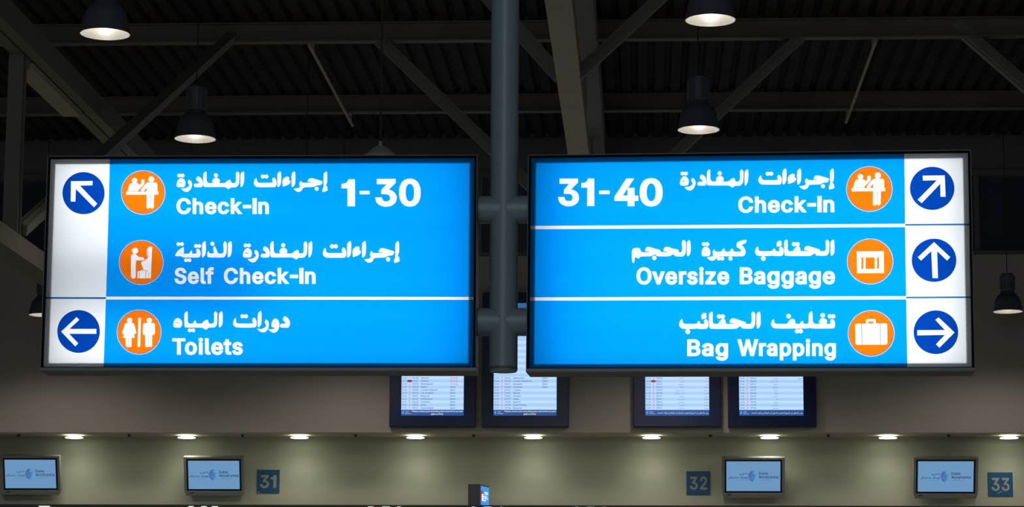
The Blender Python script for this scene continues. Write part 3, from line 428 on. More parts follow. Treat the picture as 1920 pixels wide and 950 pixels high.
 'ﺪ': (315, '127 46 175 52 200 69 208 96 202 124 185 162 160 205 130 251 171 278 212 212 241 154 260 103 278 65 300 49 321 46 339 39 345 23 337 5 315 -3 277 4 245 29 226 74 250 93 239 47 203 11 127 -4 86 0 50 10 21 27 44 68 78 53'),
 'ﺱ': (717, '186 -138 122 -128 68 -101 31 -58 18 -1 20 30 29 65 43 104 85 88 75 56 68 28 66 4 83 -47 127 -79 187 -89 255 -80 298 -55 321 -22 328 15 324 65 314 110 301 155 349 168 359 132 364 110 368 95 383 63 403 49 430 46 451 49 468 63 482 99 494 167 539 159 535 133 530 102 528 77 532 61 547 50 582 46 614 48 635 62 642 97 637 132 625 175 608 221 656 239 671 196 682 148 687 106 679 55 657 21 623 3 582 -3 546 1 520 12 504 31 496 57 516 57 495 23 467 3 427 -3 395 2 374 15 360 33 353 55 378 24 365 -33 334 -85 277 -123'),
 'ﻠ': (178, '0 -3 5 46 53 52 68 75 69 122 59 423 108 423 118 123 128 76 151 52 184 46 202 39 207 23 199 5 178 -3 137 5 111 26 99 53 111 52 92 22 56 3'),
 'ﺠ': (378, '378 -3 332 0 295 12 267 38 250 83 285 104 303 68 334 50 384 46 402 39 407 23 399 5|0 -3 5 46 66 50 124 64 179 86 229 115 193 139 149 154 98 160 81 159 64 157 45 154 36 199 68 206 98 209 154 201 199 183 238 162 273 144 309 136 321 136 325 94 279 87 237 68 194 45 144 22 82 4|155 -110 134 -102 125 -81 134 -60 155 -52 175 -60 184 -81 175 -102'),
 'ﻧ': (159, '0 -3 6 46 52 49 77 64 85 97 80 132 68 175 51 221 99 239 114 196 125 148 130 106 125 64 110 33 84 13 47 1|76 301 55 309 46 330 55 350 76 359 96 350 105 330 96 309'),
 'ﻜ': (301, '0 -3 6 46 52 46 124 51 156 65 163 84 152 115 125 150 90 186 55 219 27 245 17 260 18 277 22 293 29 304 62 330 110 359 168 389 230 419 250 375 193 347 138 320 88 292 46 264 49 284 100 241 145 198 184 152 219 97 248 63 281 49 307 46 325 39 331 23 322 5 301 -3 263 2 221 22 187 67 205 60 184 32 155 13 111 1 49 -3'),
 'ﺳ': (465, '0 -3 6 46 37 48 57 62 72 97 88 163 133 151 127 128 122 102 120 77 131 54 172 46 201 49 220 63 233 99 245 167 290 159 286 133 282 102 280 77 284 61 299 50 334 46 364 50 383 65 390 97 380 153 356 221 404 239 419 196 430 148 435 106 428 58 408 24 376 4 333 -3 287 4 260 23 248 57 268 57 244 19 213 1 165 -3 133 2 104 20 89 62 107 66 82 21 47 2'),
 'ﺩ': (283, '21 27 44 68 78 53 127 46 175 52 200 69 208 96 203 125 181 173 130 251 171 278 221 200 248 138 256 93 244 47 205 11 127 -4 86 0 50 10'),
 'ﺘ': (221, '0 -3 6 46 52 50 77 67 91 104 104 168 151 159 145 135 140 109 138 87 139 71 148 57 174 49 227 46 245 39 251 23 242 5 221 -3 164 1 131 12 116 32 109 59 127 57 106 27 81 8 47 -1|158 229 137 237 129 258 137 279 158 287 179 279 187 258 179 237|77 229 56 237 47 258 56 279 77 287 98 279 106 258 98 237'),
 'ﺴ': (504, '0 -3 6 46 37 48 57 62 72 97 88 163 133 151 124 115 120 77 124 60 141 49 172 46 201 49 220 63 233 99 245 167 290 159 286 133 282 102 280 77 284 61 299 50 334 46 377 58 390 96 389 125 387 159 383 202 426 205 434 126 447 77 471 53 510 46 528 39 533 23 525 5 504 -3 468 3 441 18 422 41 411 68 422 64 402 23 369 3 328 -3 286 4 260 23 248 57 268 57 244 19 213 1 165 -3 133 2 104 20 89 62 107 66 82 21 47 2'),
 'ﺒ': (203, '0 -3 6 46 45 50 67 67 79 104 92 168 139 159 133 135 128 109 126 87 132 66 155 51 209 46 227 39 233 23 225 5 203 -3 143 4 111 25 97 59 115 57 95 27 71 8 40 -1|101 -113 80 -105 71 -84 80 -63 101 -55 121 -63 130 -84 121 -105'),
 'ﺔ': (288, '288 -3 231 6 192 38 176 100 167 306 215 306 224 110 234 68 258 50 294 46 312 39 318 23 309 5|199 62 133 52 75 61 33 89 18 132 31 179 66 218 117 247 180 263 188 213 135 205 97 187 73 164 65 140 74 119 98 106 131 100 165 102 194 108|186 374 165 383 156 403 165 424 186 433 207 424 215 403 207 383|105 374 84 383 75 403 84 424 105 433 125 424 134 403 125 383'),
 'ﺣ': (349, '0 -3 5 46 66 50 124 64 179 86 229 115 193 139 149 154 98 160 81 159 64 157 45 154 36 199 68 206 98 209 154 201 199 183 238 162 273 144 309 136 321 136 325 94 279 87 237 68 194 45 144 22 82 4'),
 'ﻭ': (265, '34 -136 24 -88 89 -74 141 -50 174 -8 186 57 183 93 172 123 155 143 133 151 108 141 91 114 85 82 90 61 107 47 138 42 172 46 202 55 205 14 171 -1 132 -5 92 0 63 14 44 37 38 71 45 116 65 158 97 188 138 200 179 188 209 155 226 108 232 54 210 -41 144 -105'),
 'ﻦ': (433, '18 -1 24 47 43 104 85 88 71 42 66 4 83 -49 127 -79 187 -89 255 -80 298 -57 321 -23 328 15 324 65 314 110 301 155 349 168 359 132 364 110 368 95 385 63 410 49 439 46 457 39 462 23 454 5 433 -3 391 6 365 27 353 55 378 24 366 -35 335 -87 277 -124 186 -138 122 -129 68 -104 31 -61|197 236 176 245 167 265 176 286 197 295 217 286 226 265 217 245'),
 'ﺭ': (218, '2 -136 -15 -91 77 -46 122 9 134 63 130 95 118 130 93 179 136 201 169 128 178 68 166 0 134 -54 91 -94 44 -121'),
 'ﺜ': (221, '0 -3 6 46 52 50 77 67 91 104 104 168 151 159 145 135 140 109 138 87 139 71 148 57 174 49 227 46 245 39 251 23 242 5 221 -3 164 1 131 12 116 32 109 59 127 57 106 27 81 8 47 -1|118 294 97 303 88 323 97 344 118 353 138 344 147 323 138 303|78 229 57 237 48 258 57 279 78 287 98 279 107 258 98 237|158 229 137 237 129 258 137 279 158 287 179 279 187 258 179 237'),
 'ﻴ': (221, '0 -3 6 46 52 50 77 67 91 104 104 168 151 159 145 135 140 109 138 87 139 71 148 57 174 49 227 46 245 39 251 23 242 5 221 -3 164 1 131 12 116 32 109 59 127 57 106 27 81 8 47 -1|149 -115 128 -106 120 -86 128 -65 149 -56 170 -65 178 -86 170 -106|68 -115 47 -106 39 -86 47 -65 68 -56 89 -65 97 -86 89 -106'),
 'ﻫ': (340, '228 -5 178 2 130 21 87 52 58 92 47 141 58 190 89 227 137 241 183 226 212 189 222 141 203 80 151 34 79 7 0 -3 6 46 63 50 107 62 150 88 172 119 178 148 173 172 159 191 137 199 114 191 97 172 91 147 104 103 137 70 181 49 226 42 255 49 265 72 263 83 254 105 227 140 174 191 85 259 113 296 207 223 265 167 297 127 311 96 314 71 305 34 278 6'),
 'ﻙ': (523, '231 -12 247 36 343 41 402 55 431 80 438 119 427 423 475 423 487 124 479 67 443 24 366 -3|216 121 205 158 245 170 267 179 274 188 267 200 252 212 236 226 229 247 236 269 258 293 303 320 321 286 281 264 269 248 275 237 291 223 306 207 313 186 309 169 295 153 266 137|231 -12 138 -6 72 15 31 52 18 108 20 138 26 170 34 201 79 190 74 169 68 144 66 122 82 72 137 45 247 36 258 7'),
 'ﻼ': (355, '355 -3 297 3 261 21 243 53 237 99 225 423 274 423 286 118 291 73 311 52 361 46 379 39 385 23 376 5|84 -3 52 0 29 4 36 50 113 49 176 69 218 120 234 210 262 139 241 76 208 35 168 11 125 0|213 78 186 121 145 175 90 235 24 299 56 333 125 263 179 202 219 151 247 109'),
 'ﺦ': (385, '385 -3 334 1 286 18 250 60 235 139 273 159 286 97 312 63 349 49 391 46 409 39 414 23 406 5|213 -234 134 -224 68 -195 23 -145 6 -74 16 -8 45 51 92 101 156 143 234 173 227 165 196 176 162 186 126 194 84 197 52 194 27 189 19 232 54 243 92 247 141 242 182 229 222 215 270 202 333 197 338 197 339 148 279 142 215 123 154 92 103 49 68 -4 55 -68 68 -121 103 -157 156 -178 219 -184 279 -178 338 -161 355 -201 285 -226|185 308 164 316 155 337 164 357 185 366 205 357 214 337 205 316'),
 'ﻍ': (301, '203 -234 137 -226 73 -201 25 -152 6 -75 23 5 72 72 147 123 242 153 255 107 175 84 111 46 69 -5 55 -68 64 -116 89 -150 124 -171 164 -182 203 -185 267 -179 327 -162 342 -204 304 -218 254 -229|106 81 63 102 33 139 22 184 39 246 84 283 143 296 172 293 202 286 191 241 167 245 143 247 105 239 79 218 69 187 79 159 102 137 131 123 157 119|143 357 122 365 114 386 122 407 143 416 164 407 172 386 164 365'),
 'ﺷ': (465, '0 -3 6 46 37 48 57 62 72 97 88 163 133 151 127 128 122 102 120 77 131 54 172 46 201 49 220 63 233 99 245 167 290 159 286 133 282 102 280 77 284 61 299 50 334 46 364 50 383 65 390 97 380 153 356 221 404 239 419 196 430 148 435 106 428 58 408 24 376 4 333 -3 287 4 260 23 248 57 268 57 244 19 213 1 165 -3 133 2 104 20 89 62 107 66 82 21 47 2|255 323 234 332 226 352 234 373 255 382 276 373 285 352 276 332|215 258 194 266 186 287 194 308 215 317 236 308 244 287 236 266|296 258 275 266 266 287 275 308 296 317 316 308 325 287 316 266'),
 'ﻖ': (479, '193 -161 126 -153 70 -128 32 -85 18 -21 20 4 29 44 52 95 95 75 80 41 71 13 69 -12 87 -71 137 -102 206 -111 257 -107 300 -95 334 -77 359 -54 374 -26 383 13 385 46 378 102 359 136 332 148 314 143 299 127 288 106 285 81 289 63 303 52 327 47 360 46 485 46 503 39 509 23 500 5 479 -3 337 -3 299 1 268 14 246 37 237 72 244 116 265 156 297 185 337 196 386 180 421 128 434 37 428 -7 410 -60 373 -107 323 -138 263 -156|379 257 358 266 349 286 358 307 379 316 399 307 408 286 399 266|298 257 277 266 268 286 277 307 298 316 318 307 327 286 318 266'),
 'ﺡ': (379, '213 -234 134 -224 68 -195 23 -145 6 -74 16 -8 45 51 92 101 156 143 234 173 227 165 196 176 162 186 126 194 84 197 52 194 27 189 19 232 54 243 92 247 141 242 182 229 222 215 270 202 333 197 338 197 339 148 279 142 215 123 154 92 103 49 68 -4 55 -68 68 -121 103 -157 156 -178 219 -184 279 -178 338 -161 355 -201 285 -226'),
 'ﻔ': (293, '0 -3 6 46 36 46 68 47 97 50 123 56 161 73 189 99 200 135 194 163 176 187 150 197 124 188 104 163 97 132 106 98 130 72 159 55 103 39 80 58 58 90 48 133 57 178 80 213 113 237 152 246 203 230 237 189 249 138 239 92 214 56 176 28 130 10 100 4 68 0 33 -2|293 -3 232 1 172 11 126 25 167 55 209 50 257 47 299 46 317 39 323 23 315 5|146 307 125 316 117 336 125 357 146 366 167 357 175 336 167 316'),
 'ﺤ': (378, '378 -3 332 0 295 12 267 38 250 83 285 104 303 68 334 50 384 46 402 39 407 23 399 5|0 -3 5 46 66 50 124 64 179 86 229 115 193 139 149 154 98 160 81 159 64 157 45 154 36 199 68 206 98 209 154 201 199 183 238 162 273 144 309 136 321 136 325 94 279 87 237 68 194 45 144 22 82 4'),
 'ﺖ': (648, '231 -12 247 36 323 41 403 57 480 88 543 139 580 117 573 96 571 81 578 64 603 51 654 46 672 39 678 23 669 5 648 -3 581 5 539 31 529 76 540 72 483 35 410 9 325 -7|231 -12 138 -6 72 15 31 52 18 108 20 138 26 170 34 201 79 190 74 169 68 144 66 122 82 72 137 45 247 36 258 7|331 238 310 246 301 267 310 287 331 296 351 287 360 267 351 246|250 238 229 246 220 267 229 287 250 296 270 287 279 267 270 246'),
 'ﻗ': (265, '0 -3 6 46 39 46 76 47 110 49 137 55 170 74 187 105 192 155 186 201 167 235 139 248 114 238 97 212 91 180 96 158 113 144 143 139 178 143 208 152 210 111 189 100 164 94 138 92 87 102 55 129 44 168 51 213 71 255 103 285 143 297 197 276 228 222 238 151 223 75 173 23 140 10 98 2 50 -2|174 358 153 367 144 387 153 408 174 417 194 408 203 387 194 367|92 358 71 367 63 387 71 408 92 417 113 408 122 387 113 367'),
 'ﻓ': (265, '0 -3 6 46 39 46 76 47 110 49 137 55 170 74 187 105 192 155 186 201 167 235 139 248 114 238 97 212 91 180 96 158 113 144 143 139 178 143 208 152 210 111 189 100 164 94 138 92 87 102 55 129 44 168 51 213 71 255 103 285 143 297 197 276 228 222 238 151 223 75 173 23 140 10 98 2 50 -2|132 358 111 367 103 387 111 408 132 417 153 408 161 387 153 367'),
 'ﻰ': (436, '18 -1 20 30 29 65 43 104 85 88 75 56 68 28 66 4 77 -39 108 -68 153 -84 206 -90 271 -84 323 -67 359 -42 372 -12 366 2 349 15 320 26 282 38 293 87 348 67 389 55 420 48 442 46 460 39 466 23 458 5 436 -3 429 -3 422 -3 414 -3 416 -12 417 -20 402 -63 357 -100 287 -127 193 -138 106 -122 42 -77'),
 'ﻝ': (412, '18 -1 20 30 29 65 43 104 85 88 75 56 68 28 66 4 82 -46 123 -78 186 -89 257 -76 301 -39 322 26 325 119 314 423 363 423 373 107 370 31 353 -36 319 -90 264 -125 184 -138 123 -129 69 -104 32 -62'),
 'ﺧ': (349, '0 -3 5 46 66 50 124 64 179 86 229 115 193 139 149 154 98 160 81 159 64 157 45 154 36 199 68 206 98 209 154 201 199 183 238 162 273 144 309 136 321 136 325 94 279 87 237 68 194 45 144 22 82 4|99 270 78 278 69 299 78 320 99 328 119 320 128 299 119 278'),
 'ﻌ': (309, '0 -3 6 46 73 52 131 71 176 98 205 129 216 161 210 177 192 190 158 196 129 192 99 182 75 168 105 143 133 116 165 83 196 66 233 54 273 48 315 46 333 39 338 23 330 5 309 -3 242 3 178 22 128 55 106 81 79 107 47 132 40 143 34 159 32 171 43 193 74 217 117 236 167 244 222 234 253 208 263 174 250 122 212 74 155 34 83 7'),
 'ﺼ': (563, '563 -3 524 0 476 12 436 35 484 59 527 48 568 46 587 39 592 23 584 5|287 -11 199 -7 142 5 109 24 94 53 107 57 75 16 39 0 0 -3 6 46 40 52 62 71 77 107 91 163 135 152 128 126 124 104 122 90 129 66 154 49 207 41 298 38 368 43 419 57 452 81 463 114 456 140 436 161 400 170 344 155 290 118 245 73 214 33 162 34 208 98 266 157 333 202 404 219 460 205 496 170 509 119 488 54 419 7'),
 'ﺢ': (385, '385 -3 334 1 286 18 250 60 235 139 273 159 286 97 312 63 349 49 391 46 409 39 414 23 406 5|213 -234 134 -224 68 -195 23 -145 6 -74 16 -8 45 51 92 101 156 143 234 173 227 165 196 176 162 186 126 194 84 197 52 194 27 189 19 232 54 243 92 247 141 242 182 229 222 215 270 202 333 197 338 197 339 148 279 142 215 123 154 92 103 49 68 -4 55 -68 68 -121 103 -157 156 -178 219 -184 279 -178 338 -161 355 -201 285 -226'),
 'ﻘ': (293, '0 -3 6 46 36 46 68 47 97 50 123 56 161 73 189 99 200 135 194 163 176 187 150 197 124 188 104 163 97 132 106 98 130 72 159 55 103 39 80 58 58 90 48 133 57 178 80 213 113 237 152 246 203 230 237 189 249 138 239 92 214 56 176 28 130 10 100 4 68 0 33 -2|293 -3 232 1 172 11 126 25 167 55 209 50 257 47 299 46 317 39 323 23 315 5|188 307 167 316 158 336 167 357 188 366 208 357 217 336 208 316|107 307 86 316 77 336 86 357 107 366 127 357 136 336 127 316'),
 'ﺆ': (280, '34 -136 24 -88 89 -74 141 -50 174 -8 186 57 171 124 133 151 110 142 92 116 85 81 90 64 104 53 127 47 161 46 286 46 304 39 309 23 301 5 280 -3 138 -3 89 5 52 29 38 72 46 119 67 160 98 189 138 200 186 184 220 135 232 54 210 -41 144 -105|84 261 77 293 102 299 123 305 120 292 91 312 77 347 86 377 108 395 138 401 152 400 166 397 161 367 150 369 138 370 117 365 109 349 117 328 135 314 152 309 128 306 158 315 183 324 193 293 159 282 120 271'),
}
AR = {'كراتشي': 'ﻲﺸﺗﺍﺮﻛ', 'عمان': 'ﻥﺎﻤﻋ', 'برمنغهام': 'ﻡﺎﻬﻐﻨﻣﺮﺑ', 'مالطا': 'ﺎﻄﻟﺎﻣ', 'لندن جاتويك': 'ﻚﻳﻮﺗﺎﺟ ﻥﺪﻨﻟ', 'لوس انجلوس': 'ﺱﻮﻠﺠﻧﺍ ﺱﻮﻟ', 'موسكو': 'ﻮﻜﺳﻮﻣ', 'امستردام': 'ﻡﺍﺩﺮﺘﺴﻣﺍ', 'كولومبو': 'ﻮﺒﻣﻮﻟﻮﻛ', 'الدوحة': 'ﺔﺣﻭﺪﻟﺍ', 'كوبنهاجن': 'ﻦﺟﺎﻬﻨﺑﻮﻛ', 'ملبورن': 'ﻥﺭﻮﺒﻠﻣ', 'لندن هيثرو': 'ﻭﺮﺜﻴﻫ ﻥﺪﻨﻟ', 'بانكوك': 'ﻙﻮﻜﻧﺎﺑ', 'لوساكا': 'ﺎﻛﺎﺳﻮﻟ', 'مانيلا': 'ﻼﻴﻧﺎﻣ', 'دكا': 'ﺎﻛﺩ', 'ميونخ': 'ﺦﻧﻮﻴﻣ', 'شلسبورغ': 'ﻍﺭﻮﺒﺴﻠﺷ', 'يغلق': 'ﻖﻠﻐﻳ', 'مفتوح': 'ﺡﻮﺘﻔﻣ', 'ticker': 'ﺩﺪﺤﻤﻟﺍ ﺖﻗﻮﻟﺍ ﻲﻓ ﺔﺑﺍﻮﺒﻟﺍ ﻰﻟﺍ ﻝﻮﺧﺪﻟﺍ ﻭ ﺩﻮﻌﺼﻟﺍ ﺢﻳﺮﺼﺗ ﻦﻣ ﻖﻘﺤﺘﻟﺍ ﻰﺟﺮﻳ', 'دبي': 'ﻲﺑﺩ', 'وورلد سنترال': 'ﻝﺍﺮﺘﻨﺳ ﺪﻟﺭﻭﻭ', 'city': 'ﻥﺍﺮﻴﻄﻠﻟ ﻲﺑﺩ ﺔﻨﻳﺪﻣ ﺔﺴﺳﺆﻣ'}
TIMES = ()


# ------------------------------------------------------------------ flat artwork: cutting a sheet into coloured fields
def chaikin(p, it=1):
    for _ in range(it):
        q = []
        for i in range(len(p)):
            a = p[i]; b = p[(i + 1) % len(p)]
            q.append((a[0] * .78 + b[0] * .22, a[1] * .78 + b[1] * .22)); q.append((a[0] * .22 + b[0] * .78, a[1] * .22 + b[1] * .78))
        p = q
    return p
def circ(cx, cy, rx, ry=None, n=14):
    ry = ry or rx
    return [(cx + rx * math.cos(2 * math.pi * i / n), cy + ry * math.sin(2 * math.pi * i / n)) for i in range(n)]
def decode(s):
    v = [int(t) for t in s.split()]; return [(v[i], v[i + 1]) for i in range(0, len(v), 2)]
def glyph(ch):
    g = GLYPHS[ch]; return g[0], [decode(c) for c in g[1].split('|')]
ONE = [(0, .835), (.09, .842), (.17, .865), (.225, .92), (.26, 1), (.505, 1), (.505, 0), (.225, 0), (.225, .665), (0, .665)]
def offset(c, dx, dy):
    n = len(c); c = [p for i, p in enumerate(c) if p != c[i - 1]]; n = len(c); out = []
    for i in range(n):
        a, p, b = Vector(c[i - 1]), Vector(c[i]), Vector(c[(i + 1) % n])
        d1 = (p - a).normalized(); d2 = (b - p).normalized()
        n1 = Vector((-d1.y, d1.x)); n2 = Vector((-d2.y, d2.x))
        m = n1 + n2
        if m.length < .3: m = n1
        else: m = m / max(.45, m.dot(n1))
        out.append((p.x + m.x * dx, p.y + m.y * dy))
    return out
_bc = {}
def bold(ch, dx, dy):
    if (ch, dx, dy) in _bc: return _bc[(ch, dx, dy)]
    K = 509 + 2 * dy
    if ch == '1' and dx < 20: r = (250, [[(60, 400), (60, 455), (150, 509), (205, 509), (205, 0), (125, 0), (125, 420)]])
    elif ch == '1': r = (520, [[(x * 509 + 20, y * 509) for x, y in ONE]])
    elif ch == 'I': r = (190, [[(30, 0), (30, 509), (175, 509), (175, 0)]]) if dx > 20 else (140, [[(40, 0), (40, 509), (120, 509), (120, 0)]])
    elif ch == '-': r = (352, [[(44, 182), (44, 292), (336, 292), (336, 182)]])
    else:
        a, cs = glyph(ch)
        r = (a + dx * 1.25, [[(x + dx * .6, (y + dy) * 509 / K) for x, y in offset(c, dx, dy)] for c in cs])
    _bc[(ch, dx, dy)] = r; return r
def layout(txt, dx=0, dy=0, track=0):
    x = 0; out = []; prev = ''
    for ch in txt:
        if ch == ' ': x += 170 + track; prev = ''; continue
        x += {'To': -62, 'Wr': -14, 'Ov': -8}.get(prev + ch, 0) if dx > 20 else 0; prev = ch
        a, cs = bold(ch, dx, dy) if dx else glyph(ch)
        out += [[(p[0] + x, p[1]) for p in c] for c in cs]; x += a + track
    return out
def bbox(polys):
    xs = [p[0] for c in polys for p in c]; ys = [p[1] for c in polys for p in c]
    return min(xs), min(ys), max(xs), max(ys)
def word(txt, x0, x1, base, cap, dx=33, dy=25, base1=None, track=0):
    """lettering fitted between x0 and x1 on a baseline, capitals cap high, in photo-frame units (y down)"""
    cs = layout(txt, dx, dy, track); b = bbox(cs); k = (x1 - x0) / (b[2] - b[0]); base1 = base if base1 is None else base1
    return [[(x0 + (p[0] - b[0]) * k, base + (base1 - base) * (p[0] - b[0]) / (b[2] - b[0]) - p[1] * cap / 509) for p in c] for c in cs]
def inside(poly, x, y):
    w = 0; n = len(poly); x1, y1 = poly[-1]
    for i in range(n):
        x2, y2 = poly[i]
        if y1 <= y:
            if y2 > y and (x2 - x1) * (y - y1) - (x - x1) * (y2 - y1) > 0: w += 1
        elif y2 <= y and (x2 - x1) * (y - y1) - (x - x1) * (y2 - y1) < 0: w -= 1
        x1, y1 = x2, y2
    return w
def positive(polys):
    out = []
    for c in polys:
        a = sum(c[i - 1][0] * c[i][1] - c[i][0] * c[i - 1][1] for i in range(len(c)))
        out.append(c if a > 0 else list(reversed(c)))
    return out
def cut(layers):
    """layers bottom to top: (part, material, polygons). Returns part -> (verts, faces, materials)"""
    vs = []; es = []; items = []
    for part, m, polys in layers:
        it = []
        for c in polys:
            b = len(vs); n = len(c); vs += [Vector(p) for p in c]; es += [(b + i, b + (i + 1) % n) for i in range(n)]
            bb = bbox([c]); it.append((bb, c))
        bb = (min(i[0][0] for i in it), min(i[0][1] for i in it), max(i[0][2] for i in it), max(i[0][3] for i in it))
        items.append((part, m, bb, it))
    r = delaunay_2d_cdt(vs, es, [], 0, 1e-6)
    V, Fc = r[0], r[2]; res = {}
    for f in Fc:
        x = sum(V[i].x for i in f) / len(f); y = sum(V[i].y for i in f) / len(f)
        for part, m, bb, it in reversed(items):
            if not (bb[0] <= x <= bb[2] and bb[1] <= y <= bb[3]): continue
            w = 0
            for b, c in it:
                if b[0] <= x <= b[2] and b[1] <= y <= b[3]: w += inside(c, x, y)
            if w:
                res.setdefault(part, []).append((f, m)); break
    out = {}
    for part, fl in res.items():
        idx = {}; vv = []; ff = []; mm = []; mats = []
        for f, m in fl:
            g = []
            for i in f:
                if i not in idx: idx[i] = len(vv); vv.append(V[i])
                g.append(idx[i])
            if m not in mats: mats.append(m)
            ff.append(g); mm.append(mats.index(m))
        out[part] = (vv, ff, mm, mats)
    return out
def win(data, ox, oy, k): return [(ox + x / k, oy + y / k) for x, y in data]
def arab(name, ox=None, oy=None, k=None, box=None):
    """traced Arabic word: strokes, dots, counters; box refits it for another line of the sign"""
    o, strokes, dots, holes = ARAB[name]
    if box is None:
        f = lambda p: (o[0] + p[0] / o[2], o[1] + p[1] / o[2])
    else:
        b = bbox(strokes); sx = (box[2] - box[0]) / (b[2] - b[0]); sy = (box[3] - box[1]) / (b[3] - b[1])
        f = lambda p: (box[0] + (p[0] - b[0]) * sx, box[1] + (p[1] - b[1]) * sy)
    polys = [chaikin(c) for c in strokes] + [circ(*d) for d in dots]
    return positive([[f(p) for p in c] for c in polys]), positive([[f(p) for p in c] for c in holes])

# ------------------------------------------------------------------ the two light-box signs
FILM = {
    'blue': film('blue_film', (.0004, .350, 1.0)), 'white': film('white_film', (.93, .98, 1.0)), 'letter': film('white_letter_film', (1, 1, 1)),
    'orange': film('orange_film', (1.0, .20, .004)), 'rim': film('pale_rim_film', (.62, .72, 1.0)), 'red': film('dark_red_film', (.50, .10, .22)),
    'navy': film('dark_blue_film', (.001, .058, .42)), 'line': film('blue_line_film', (.01, .16, .42)), 'grey': film('grey_line_film', (.30, .25, .25)),
}
def baffle_mat():
    m = film('opal_edge_strip', (.33, .33, .33)); return m
FILM['strip'] = baffle_mat()
PY15 = 15.0; TUBE = .56
def make_sign(inner, yaw, slope, w, h, zoff, side, label, tubes, layers_px):
    P0 = at(inner[0], inner[1], PY15)
    U = Vector((math.cos(R(yaw)), math.sin(R(yaw)), slope)).normalized()
    N = Vector((-math.sin(R(yaw)), math.cos(R(yaw)), 0)); Z = U.cross(N).normalized()
    rot = Matrix((U, N, Z)).transposed()
    org = P0 + U * (side * w / 2) + Z * (zoff - P0.z)
    root = empty('lightbox_sign', org, label, 'sign', 'overhead direction signs', rot)
    inv = rot.inverted()
    def loc(p):
        d = ray(*p); q = CAMP + d * ((N.dot(P0 - CAMP)) / N.dot(d)); l = inv @ (q - org); return (l.x, l.z)
    lip = .0185; D = .26; x0, x1 = -w / 2, w / 2
    # casing: sides and back
    c = MB()
    t = .012
    c.box(x0, x0 + t, .004, D, 0, h).box(x1 - t, x1, .004, D, 0, h).box(x0 + t, x1 - t, .004, D, 0, t).box(x0 + t, x1 - t, .004, D, h - t, h)
    c.box(x0 + t, x1 - t, D - t, D, t, h - t)
    c.build('casing', M['case'], root)
    # front frame
    fr = MB(); bd = .0045
    for a, b_, e, g in ((x0, x1, 0, lip * 1.15), (x0, x1, h - bd, h), (x0, x0 + bd, lip * 1.15, h - bd), (x1 - bd, x1, lip * 1.15, h - bd)):
        fr.box(a, b_, -.006, .006, e, g)
    fr.build('front_frame', M['lip'], root, bevel=.0015)
    gs = MB()
    for a, b_, e, g in ((x0 + bd, x1 - bd, h - lip, h - bd), (x0 + bd, x0 + lip, lip * 1.15, h - lip), (x1 - lip, x1 - bd, lip * 1.15, h - lip), (x0 + lip, x1 - lip, lip * 1.15, lip * 1.4)):
        gs.box(a, b_, .002, .010, e, g)
    gs.build('gasket', M['gasket'], root)
    # white inner reflector
    i = MB(); a, b_ = x0 + .014, x1 - .014
    i.box(a, b_, D - .018, D - .014, .014, h - .014).box(a, a + .002, .05, D - .018, .014, h - .014).box(b_ - .002, b_, .05, D - .018, .014, h - .014)
    i.box(a, b_, .05, D - .018, .014, .016).box(a, b_, .05, D - .018, h - .016, h - .014)
    i.build('inner_reflector', M['white_in'], root)
    # opal strip stapled round the back of the face panel
    st = MB(); e = lip + .032; y0, y1 = .0155, .0165
    st.box(x0 + .012, x0 + e, y0, y1, .012, h - .012).box(x1 - e, x1 - .012, y0, y1, .012, h - .012)
    st.box(x0 + e, x1 - e, y0, y1, .012, e).box(x0 + e, x1 - e, y0, y1, h - e, h - .012)
    st.build('edge_strip', FILM['strip'], root)
    # the printed face, one flat sheet cut into its fields
    m_ = .013
    rect = [(x0 + m_, m_), (x1 - m_, m_), (x1 - m_, h - m_), (x0 + m_, h - m_)]
    L = [('blue_panel', 'blue', [rect])]
    for part, mk, polys in layers_px:
        L.append((part, mk, [[loc(p) for p in c] for c in polys]))
    for part, (vv, ff, mm, mats) in cut(L).items():
        clampx = lambda v: max(x0 + m_, min(x1 - m_, v)); clampz = lambda v: max(m_, min(h - m_, v))
        o = mesh_obj(part.split('#')[0], [(clampx(v.x), .012, clampz(v.y)) for v in vv], [list(reversed(f)) for f in ff], [FILM[q] for q in mats], root, mm)
    for (tx0, tx1, pz, en) in tubes:
        a = area('fluorescent_tube', (x0 + w * (tx0 + tx1) / 2, D - .05, h * (1 - pz)), w * (tx1 - tx0), en * TUBE, (1, 1, 1), (R(-90), 0, 0), .05, root)
    return root

def disc(part, cx, cy, rx, ry, white, orange=(), grey=(), over=()):
    L = [(part, 'rim', [circ(cx, cy, rx, ry, 48)]), (part, 'red', [circ(cx, cy, rx * .972, ry * .972, 48)]), (part, 'orange', [circ(cx, cy, rx * .94, ry * .94, 48)])]
    L.append((part, 'letter', positive(white)))
    if orange: L.append((part, 'orange', positive(orange)))
    if over: L.append((part, 'letter', positive(over)))
    if grey: L.append((part, 'grey', positive(grey)))
    return L
def icon(part, name, ctr, r):
    """pictogram traced in its own window, refitted to a disc of centre ctr and radii r (photo frame)"""
    (c0, r0), wh, og, gr, ov = ICON[name]
    f = lambda c: [(ctr[0] + (x - c0[0]) / r0[0] * r[0], ctr[1] + (y - c0[1]) / r0[1] * r[1]) for x, y in c]
    return disc(part, ctr[0], ctr[1], r[0], r[1], [f(c) for c in wh], [f(c) for c in og], [f(c) for c in gr], [f(c) for c in ov])
def arrow(part, cx, cy, rx, ry, pts):
    return [(part, 'navy', [circ(cx, cy, rx, ry, 48)]), (part, 'white', positive([pts]))]
def quad(x0, y0, x1, y1, t): return [(x0, y0 - t / 2), (x1, y1 - t / 2), (x1, y1 + t / 2), (x0, y0 + t / 2)]
def lines(items):
    L = []
    i = 0
    for it in items:
        for polys, holes in it:
            i += 1; L.append(('lettering#%d' % i, 'letter', polys))
            if holes: L.append(('blue_panel', 'blue', holes))
    return L
